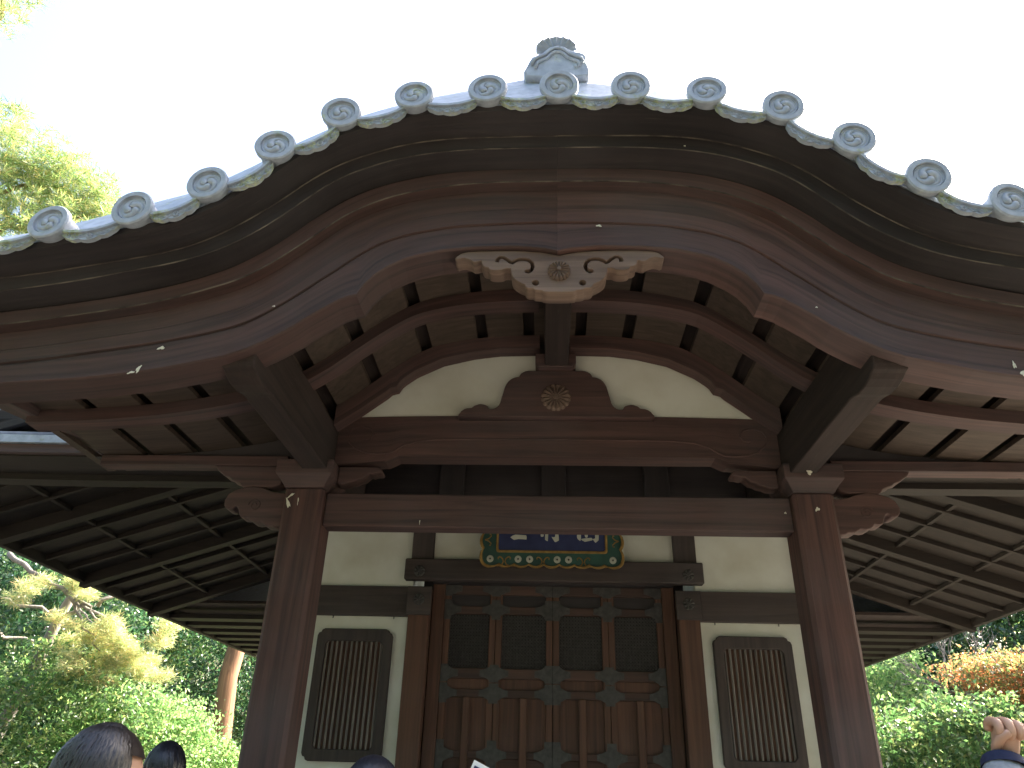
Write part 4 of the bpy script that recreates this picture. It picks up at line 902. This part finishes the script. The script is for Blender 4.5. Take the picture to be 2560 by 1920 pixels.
# pale leaning trunk
lt = thing('pine_tree', 'pale sunlit leaning pine trunk at the far left with spreading bare limbs', 'tree', polar(-36.6, 17.5))
bm = bmesh.new(); pts = [Vector((0, 0, -0.2)), Vector((0.45, 0.1, 1.2)), Vector((0.75, 0.05, 2.0)), Vector((1.0, 0.1, 2.9)), Vector((1.25, 0, 3.9)), Vector((1.55, 0, 4.8)), Vector((1.7, 0.2, 8.0))]
tube_bm(bm, pts, [0.14, 0.13, 0.12, 0.11, 0.09, 0.08, 0.05], 10); link('trunk', bm_mesh('trunk', bm), BARKG, lt, smooth=True)
bm = bmesh.new()
for a, b in (((1.25, 0, 3.9), (2.3, -0.2, 4.25)), ((1.25, 0, 3.9), (0.1, -0.3, 4.2)), ((2.0, -0.1, 4.1), (2.9, -0.1, 4.8)), ((1.0, 0, 3.4), (-0.6, -0.3, 3.7)), ((1.5, 0, 4.6), (0.6, 0, 5.2))): limb_bm(bm, a, b, 0.045, 0.015, 0.22)
link('branches', bm_mesh('branches', bm), BARKG, lt, smooth=True)
def tufts(C, per, ln, mat, droop=0.0, wid=0.045, name='needles'):
    n = len(C); cc = np.repeat(C, per, 0); d = rng.normal(size=(n * per, 3)); d[:, 2] = np.abs(d[:, 2]) * 0.8 - droop; d /= np.linalg.norm(d, axis=1)[:, None]
    return leaves_mesh(name, cc + d * ln * 0.5, ln, mat, 0, 0.0, wid, 0.3, dirs=d)
def branch_tufts(center, rad, n):
    d = rng.normal(size=(n, 3)); d /= np.linalg.norm(d, axis=1)[:, None]; return np.array(center) + d * np.array(rad) * (rng.random((n, 1)) ** 0.4)
yc = []
for az, r, te, rx, rz in ((-31.2, 16.0, 0.128, 0.75, 0.30), (-29.2, 15.8, 0.120, 0.85, 0.34), (-30.3, 15.8, 0.098, 0.55, 0.30), (-28.4, 15.8, 0.105, 0.45, 0.28), (-33.0, 16.0, 0.175, 0.8, 0.25)):
    c = polar(az, r, 1.5 + te * r); yc += [branch_tufts(np.array(c) + rng.normal(size=3) * np.array([rx, 0.3, rz]) * 0.62, (0.22, 0.2, 0.13), 26) for _ in range(9)]
yp = thing('pine_branch', 'low drooping pine branch with sunlit yellowing needles under the left eave', 'branch', polar(-33, 16.2, 4.2))
bb = Vector(yp.location)
link('needles', tufts(np.concatenate(yc) - np.array(bb), 16, 0.17, L_PINEY, 0.5, 0.05), None, yp)
bm = bmesh.new()
for az, te in ((-31.2, 0.14), (-29.2, 0.13), (-28.2, 0.12), (-30.3, 0.11)): limb_bm(bm, (0, 0, 0), Vector(polar(az, 15.9, 1.5 + te * 15.9)) - bb, 0.035, 0.008, 0.15)
limb_bm(bm, (0, 0, 0), Vector(polar(-37, 17.2, 5.0)) - bb, 0.04, 0.05, 0.1)
link('limbs', bm_mesh('limbs', bm), BARKG, yp, smooth=True)
# big pine at upper left against the sky
bp_ = thing('pine_tree', 'tall bright pine crown against the white sky at upper left', 'tree', polar(-50, 14.5))
bb = Vector(bp_.location); L = []; LIMB = []
for az, te, r, rx, rz, nn in ((-44.5, 0.70, 13.5, 1.15, 0.8, 330), (-41.3, 0.70, 13.3, 0.9, 0.55, 280), (-39.0, 0.675, 13.0, 0.55, 0.45, 160), (-47.0, 0.66, 13.8, 1.3, 0.75, 320), (-42.5, 0.62, 13.4, 1.1, 0.5, 280), (-45.5, 0.585, 13.5, 1.3, 0.6, 260), (-47.5, 0.745, 13.8, 0.8, 0.45, 150), (-50.3, 0.98, 13.5, 0.9, 0.5, 150), (-51.0, 0.90, 13.4, 0.9, 0.4, 110)):
    c = polar(az, r, 1.5 + te * r); L.append(branch_tufts(c, (rx, rx * 0.7, rz), nn)); LIMB.append(c)
link('needles', tufts(np.concatenate(L) - np.array(bb), 18, 0.19, L_PINE, 0.05, 0.06), None, bp_)
bm = bmesh.new(); limb_bm(bm, (0, 0, -0.2), (-0.8, 0.2, 10.5), 0.3, 0.12, 0.03, 12, 12); link('trunk', bm_mesh('trunk', bm), BARK, bp_, smooth=True)
bm = bmesh.new()
for c in LIMB: e = Vector(c) - bb; limb_bm(bm, (0.2, 0.1, e.z - 1.0 + random.uniform(-.4, .4)), e, 0.07, 0.015, 0.16)
link('limbs', bm_mesh('limbs', bm), BARK, bp_, smooth=True)
# ---- right side
shrub('glossy sparkling evergreen shrub in sunlight at the lower right corner', 26.8, 16.5, 1.45, (2.3, 1.3, 1.55), L_MID, 300, 90, 0.22, 0.10)
shrub('pale green glossy shrub directly right of the right porch post', 22.3, 19.0, 2.6, (1.2, 1.0, 1.7), L_BRIGHT, 130, 80, 0.22, 0.10)
mp_ = tree('maple_tree', 'orange autumn maple spreading low at the right edge', 'tree', polar(31.5, 18.5), polar(30.8, 18.2, 3.38), (1.75, 1.0, 0.36), L_MAPLE, BARKG, 170, 80, 0.20, 0.075, 0.09, 7, None)
tree('camellia_tree', 'dark evergreen tree behind the orange maple at right', 'tree', polar(30.5, 23), polar(30.5, 23, 4.6), (4.0, 1.6, 3.0), L_DARK, BARKG, 460, 90, 0.30, 0.13, 0.14)
tree('oak_tree', 'mid green evergreen tree high under the right eave corner', 'tree', polar(34.5, 25), polar(33.5, 25, 6.6), (3.6, 1.8, 2.2), L_MID, BARKG, 300, 80, 0.32, 0.14, 0.14)
tree('camellia_tree', 'dark blue-green tree behind the right porch post', 'tree', polar(22.0, 24), polar(22.5, 24, 3.2), (3.2, 1.6, 2.6), L_DARK, BARKG, 320, 90, 0.30, 0.13, 0.14)
bt = thing('bare_tree', 'leafless grey forked tree with purplish twigs right of the right post', 'tree', polar(27.2, 18))
bm = bmesh.new(); limb_bm(bm, (0, 0, -0.2), (0, 0, 3.2), 0.07, 0.05, 0.03); link('trunk', bm_mesh('trunk', bm), BARKG, bt, smooth=True)
bm = bmesh.new()
def branch(p, d, L_, r, depth):
    e = p + d * L_; limb_bm(bm, p, e, r, r * 0.55, 0.10, 5, 5)
    if depth == 0: return
    for _ in range(3 if depth > 1 else 4):
        nd = (d + Vector((random.uniform(-1, 1), random.uniform(-.6, .6), random.uniform(-.5, .9))) * 0.75).normalized(); branch(p.lerp(e, random.uniform(0.55, 1)), nd, L_ * random.uniform(0.55, 0.8), r * 0.5, depth - 1)
for dx, dz in ((-0.5, 0.9), (0.3, 1.0), (-0.9, 0.6)): branch(Vector((0, 0, 2.9)), Vector((dx, 0.0, dz)).normalized(), 0.85, 0.03, 3)
link('branches', bm_mesh('branches', bm), BARKG, bt)
# woodland mass behind everything
P = []
for az in np.arange(-62, 62, 1.6):
    for te in (0.02, 0.09, 0.16, 0.22):
        if abs(az) < 14: continue
        r = rng.uniform(29, 34); c = polar(az + rng.uniform(-1, 1), r, 1.5 + te * r * rng.uniform(0.85, 1.1)); P.append(np.array(c) + rng.normal(size=(230, 3)) * np.array([0.9, 0.7, 0.75]))
link('woodland', leaves_mesh('woodland', np.concatenate(P), 0.24, L_DARK, 0.4), None, None, kind='stuff')
P = []  # unseen tree ring added behind the camera to dim sky light on the facade
for az in np.arange(70, 291, 3.2):
    for te in (0.05, 0.22, 0.40, 0.58, 0.75):
        r = rng.uniform(13, 17); c = polar(az + rng.uniform(-2, 2), r, 1.5 + te * r); P.append(np.array(c) + rng.normal(size=(110, 3)) * np.array([0.9, 0.9, 1.0]))
link('added_shade_woodland', leaves_mesh('added_shade_woodland', np.concatenate(P), 0.42, L_DARK, 0.4, aspect=0.7), None, None, kind='stuff')
me = grid_mesh('wooded_hill', -90, 90, 0, 70, 60, 30, lambda x, y: 0)
for v_ in me.vertices:
    x, y = v_.co.x, v_.co.y; r = math.hypot(x, y); v_.co.z = -0.3 + max(0, min(1, (r - 31) / 12)) * (8.0 if y > 8 or abs(x) > 30 else 0)
link('wooded_hill', me, SOIL, smooth=True, kind='structure')

# ------------------------------------------------------------------ people
def skin_body(name, joints, edges_, mat, parent, sub=2):
    me = bpy.data.meshes.new(name); me.from_pydata([j[:3] for j in joints], edges_, []); me.update()
    o = link(name, me, mat, parent)
    md = o.modifiers.new('skin', 'SKIN'); md.use_smooth_shade = True
    for i, j in enumerate(joints):
        sv = me.skin_vertices[0].data[i]; sv.radius = (j[3], j[4] if len(j) > 4 else j[3]); sv.use_root = (i == 0)
    s = o.modifiers.new('sub', 'SUBSURF'); s.levels = sub; s.render_levels = sub
    return o
def head_mesh():
    """face towards -Y, origin at the centre of the skull; height about 0.23"""
    bm = bmesh.new(); bmesh.ops.create_uvsphere(bm, u_segments=40, v_segments=28, radius=1.0)
    def g(x, z, cx, cz_, sx, sz): return math.exp(-((x - cx) / sx) ** 2 - ((z - cz_) / sz) ** 2)
    for v_ in bm.verts:
        x, y, z = v_.co; X = x * 0.076; Y = y * 0.096; Z = z * 0.118
        t = max(0, -z); X *= 1 - 0.30 * t ** 1.6; 
        if y < 0: Y *= 1 - 0.10 * t
        else: Y *= 1 - 0.35 * t ** 1.5
        if y < -0.2:
            Y -= 0.026 * g(X, Z, 0, -0.028, 0.011, 0.020)            # nose
            Y -= 0.008 * g(X, Z, 0, -0.005, 0.008, 0.018)
            Y += 0.011 * (g(X, Z, 0.031, 0.008, 0.016, 0.012) + g(X, Z, -0.031, 0.008, 0.016, 0.012))   # eye sockets
            Y -= 0.007 * (g(X, Z, 0.031, 0.006, 0.010, 0.007) + g(X, Z, -0.031, 0.006, 0.010, 0.007))   # lids
            Y -= 0.007 * g(X, Z, 0, -0.066, 0.022, 0.006); Y += 0.004 * g(X, Z, 0, -0.0705, 0.020, 0.0025); Y -= 0.006 * g(X, Z, 0, -0.077, 0.018, 0.006)
            Y -= 0.008 * g(X, Z, 0, -0.105, 0.02, 0.012)             # chin
            Y -= 0.004 * g(X, Z, 0, 0.028, 0.045, 0.008)             # brow
        v_.co = (X, Y, Z)
    for s in (-1, 1):                                               # ears
        bmesh.ops.create_uvsphere(bm, u_segments=10, v_segments=8, radius=1.0, matrix=Matrix.Translation((s * 0.074, 0.012, -0.012)) @ Matrix.Rotation(R(15) * s, 4, 'Z') @ Matrix.Diagonal((0.009, 0.019, 0.032, 1)))
    me = bpy.data.meshes.new('head'); bm.to_mesh(me); bm.free(); me.polygons.foreach_set('use_smooth', [True] * len(me.polygons)); me.materials.append(SKIN); return me
HM = head_mesh()
def hair_mesh(kind, mat, n=520):
    """a cap plus combed locks that fall from the parting"""
    bm = bmesh.new(); bmesh.ops.create_uvsphere(bm, u_segments=36, v_segments=24, radius=1.0)
    for v_ in bm.verts:
        x, y, z = v_.co; v_.co = (x * 0.086, y * 0.106 + 0.006, z * 0.122 + 0.006)
    lim = {'long': -0.10, 'bob': -0.09, 'short': -0.03}[kind]
    kill = [v_ for v_ in bm.verts if (v_.co.y < -0.02 - (0.0 if kind != 'bob' else 0.0) and v_.co.z < (0.055 if kind != 'bob' else 0.02) and abs(v_.co.x) < 0.074) or v_.co.z < lim]
    bmesh.ops.delete(bm, geom=kind and kill, context='VERTS')
    bmesh.ops.recalc_face_normals(bm, faces=bm.faces)
    # locks
    for i in range(n):
        part = rng.uniform(-0.085, 0.09); side = 1 if i % 2 else -1; a0 = rng.uniform(0.0, 1.0)
        ang = rng.uniform(-2.2, 2.2)            # direction the lock falls, 0 = back
        if kind == 'bob' and rng.random() < 0.3: ang = math.pi + rng.uniform(-0.7, 0.7)
        elif abs(ang) > 1.9 and kind != 'bob': ang *= 0.8
        dx, dy = math.sin(ang), math.cos(ang); pts = []
        L_ = {'long': 0.40, 'bob': 0.26, 'short': 0.20}[kind] * rng.uniform(0.85, 1.1)
        if abs(abs(ang) - math.pi) < 0.75: L_ = 0.13
        st = rng.uniform(0.0, 0.35); m = 9
        for k in range(m):
            th = st + (k / (m - 1)) * L_ / 0.105
            r = 1.0 + 0.015 * rng.uniform(0, 1)
            if th < math.pi / 2 * 1.08: p = (dx * math.sin(th) * 0.0885 * r, dy * math.sin(th) * 0.1085 * r + 0.006, math.cos(th) * 0.1245 * r + 0.006)
            else:
                dn = (th - math.pi / 2 * 1.08) * 0.105; p = (dx * 0.0885 * r * (1 - dn * 0.5), dy * 0.1085 * r * (1 - dn * 0.6) + 0.006, 0.0 - dn)
            pts.append(Vector(p) + Vector((rng.normal() * 0.0007, rng.normal() * 0.0007, 0)))
        wdt = rng.uniform(0.0022, 0.0055); prev = None
        for k, p in enumerate(pts):
            t = (pts[min(k + 1, m - 1)] - pts[max(k - 1, 0)]).normalized(); out_n = Vector((p.x, p.y, p.z * 0.6)).normalized(); b_ = t.cross(out_n).normalized() * wdt * (1 - 0.75 * (k / (m - 1)) ** 2)
            cur = (bm.verts.new(p - b_), bm.verts.new(p + out_n * wdt * 0.35), bm.verts.new(p + b_))
            if prev: bm.faces.new((prev[0], prev[1], cur[1], cur[0])); bm.faces.new((prev[1], prev[2], cur[2], cur[1]))
            prev = cur
    me = bpy.data.meshes.new('hair'); bm.to_mesh(me); bm.free(); me.polygons.foreach_set('use_smooth', [True] * len(me.polygons)); me.materials.append(mat); return me
def person(label, head_pos, face_az, tilt, hair_kind, hairm, coat, scale=1.0, arm=None):
    """standing figure; head_pos is the centre of the skull, face_az the heading (0 = facing -Y)"""
    hx, hy, hz = head_pos; p = thing('person', label, 'person', (hx, hy, 0))
    Rz = Matrix.Rotation(R(face_az), 3, 'Z')
    hd = link('head', HM, None, p, (0, 0, hz), (R(tilt), 0, R(face_az))); hd.scale = (scale,) * 3
    h = link('hair', hair_mesh(hair_kind, hairm), None, p, (0, 0, hz), (R(tilt), 0, R(face_az))); h.scale = (scale,) * 3
    def T(x, y, z): q = Rz @ Vector((x, y, 0)); return (q.x, q.y, z)
    s = hz / 1.50
    J = []; E = []
    def J_(x, y, z, a, b=None): J.append((*T(x, y, z * s), a, b or a)); return len(J) - 1
    pel = J_(0, 0.02, 0.92, 0.15, 0.11); wa = J_(0, 0.01, 1.05, 0.13, 0.10); ch = J_(0, 0.02, 1.22, 0.16, 0.11); sh_ = J_(0, 0.03, 1.325, 0.13, 0.085); nk = J_(0, 0.025, 1.385, 0.058, 0.058)
    E += [(pel, wa), (wa, ch), (ch, sh_), (sh_, nk)]
    for sx in (-1, 1):
        a = J_(sx * 0.17, 0.03, 1.31, 0.062); b = J_(sx * 0.205, 0.05, 1.08, 0.048); c = J_(sx * 0.20, -0.02, 0.86, 0.034)
        E += [(sh_, a), (a, b), (b, c)]
        l1 = J_(sx * 0.09, 0.02, 0.84, 0.09); l2 = J_(sx * 0.10, 0.0, 0.47, 0.062); l3 = J_(sx * 0.10, 0.03, 0.09, 0.042); l4 = J_(sx * 0.11, -0.10, 0.035, 0.034)
        E += [(pel, l1), (l1, l2), (l2, l3), (l3, l4)]
    skin_body('clothed_body', J, E, coat, p)
    bm = bmesh.new(); tube_bm(bm, [T(0, 0.03, 1.36 * s), T(0, 0.022, 1.42 * s), T(0, 0.01, hz - 0.07)], [0.052, 0.05, 0.05], 14); link('neck', bm_mesh('neck', bm), SKIN, p, smooth=True)
    return p, hd
# A: long dark hair, turned right, thin-rimmed glasses, bottom left
pA, hA = person('long-haired person at bottom left turned to the right, wearing dark-rimmed glasses', (-1.205, 2.14, 1.448), 140, 8, 'long', HAIR, COATD, 1.10)
bm = bmesh.new()
for s in (-1, 1):
    tube_bm(bm, [(s * (0.031 + 0.022 * math.cos(a)), -0.104, 0.004 + 0.017 * math.sin(a)) for a in np.linspace(0, 2 * math.pi, 17)], 0.0016, 6)
    tube_bm(bm, [(s * 0.053, -0.103, 0.008), (s * 0.074, -0.085, 0.008), (s * 0.081, 0.0, 0.004), (s * 0.078, 0.02, -0.008)], 0.0018, 6)
tube_bm(bm, [(-0.010, -0.105, 0.006), (0, -0.108, 0.009), (0.010, -0.105, 0.006)], 0.0015, 6)
gm = bm_mesh('glasses', bm); gm.materials.append(plain('dark_red_rim', (0.03, 0.008, 0.012), 0.3))
g_ = link('glasses', gm, None, None, hA.location, hA.rotation_euler); g_.location = (-1.205, 2.14, 1.448); g_.scale = (1.10,) * 3; tag(g_, 'thin dark red-rimmed glasses on the long-haired person at bottom left', 'glasses')
# B: short dark hair with fringe, facing the camera, beyond A
person('person with straight black fringe facing the camera, just right of the long-haired person', (-1.72, 3.60, 1.462), 12, 0, 'bob', HAIRB, COATD, 0.98)
# C: head with a parting near the middle
person('person with blue-black hair parted at the crown, seen from behind below the left window', (-0.535, 2.36, 1.405), 188, 12, 'short', HAIRB, NAVY, 1.0)
# D: raised fist in a grey sleeve, bottom right
hx, hy, hz = 1.065, 1.93, 1.572
pD, hD = person('person outside the right edge raising one fist in a grey knitted sleeve', (1.585, 1.95, 1.59), 35, 0, 'short', HAIRB, SLEEVE, 1.0)
arm = skin_body('raised_arm', [(-0.15, -0.02, 1.30, 0.06), (-0.55, -0.16, 1.16, 0.056), (-0.665, -0.10, 1.41, 0.058), (-0.612, -0.045, 1.51, 0.052), (-0.594, -0.026, 1.556, 0.048)], [(0, 1), (1, 2), (2, 3), (3, 4)], SLEEVE, pD)
bm = bmesh.new(); tube_bm(bm, [(-0.600, -0.034, 1.535), (-0.597, -0.029, 1.547), (-0.594, -0.025, 1.549)], [0.050, 0.048, 0.030], 18, False); link('dark_cuff', bm_mesh('dark_cuff', bm), NAVY, pD, smooth=True)
def hand(parent, o):
    """right fist seen from the thumb side: palm, four curled fingers, thumb across"""
    ox, oy, oz = o; J = [(0, 0, 0, 0.030, 0.027), (0.006, -0.002, 0.035, 0.042, 0.030), (0.012, -0.004, 0.066, 0.044, 0.031), (0.012, -0.012, 0.078, 0.040, 0.030)]
    q = skin_body('hand', [(ox + a, oy + b, oz + c, r1, r2) for a, b, c, r1, r2 in J], [(0, 1), (1, 2), (2, 3)], SKIN, parent)
    for i, (dx, dl) in enumerate(((-0.022, 0.95), (0.000, 1.05), (0.021, 1.0), (0.041, 0.85))):
        z0 = 0.083 + (0.004 if i in (1, 2) else 0) - 0.004 * i
        pts = [(dx, 0.004, z0 - 0.02, 0.0105), (dx, -0.006, z0 + 0.002, 0.0118), (dx + 0.002, -0.040 * dl, z0 - 0.002, 0.0112), (dx + 0.002, -0.047 * dl, z0 - 0.024 * dl, 0.0105), (dx, -0.032, z0 - 0.034 * dl, 0.0095)]
        skin_body('finger', [(ox + a, oy + b, oz + c, r) for a, b, c, r in pts], [(k, k + 1) for k in range(4)], SKIN, parent)
    pts = [(-0.018, -0.006, 0.012, 0.014), (-0.027, -0.024, 0.032, 0.0125), (-0.020, -0.042, 0.050, 0.0110), (-0.002, -0.051, 0.060, 0.0095)]
    skin_body('thumb', [(ox + a, oy + b, oz + c, r) for a, b, c, r in pts], [(0, 1), (1, 2), (2, 3)], SKIN, parent)
hand(pD, (-0.586, -0.018, 1.552))
bm = bmesh.new(); tube_bm(bm, [(-0.612, -0.048, 1.48), (-0.598, -0.030, 1.53), (-0.588, -0.020, 1.565)], [0.028, 0.029, 0.030], 14); link('wrist', bm_mesh('wrist', bm), SKIN, pD, smooth=True)
# folded white leaflet tip at the bottom edge
lf = thing('leaflet', 'folded white leaflet with a blue stripe at the bottom edge below the doors', 'leaflet', (-0.158, 1.565, 1.497))
bm = bmesh.new(); add_box(bm, -0.06, 0.06, -0.002, 0.0, -0.16, 0.0); o = link('paper_sheet', bm_mesh('paper_sheet', bm), PAPER, lf, (0.035, 0, 0.0), (0, R(24), 0))
bm = bmesh.new(); add_box(bm, -0.055, 0.055, -0.004, -0.0025, -0.016, -0.008); link('blue_stripe', bm_mesh('blue_stripe', bm), BLUE, lf, (0.035, 0, 0.0), (0, R(24), 0))
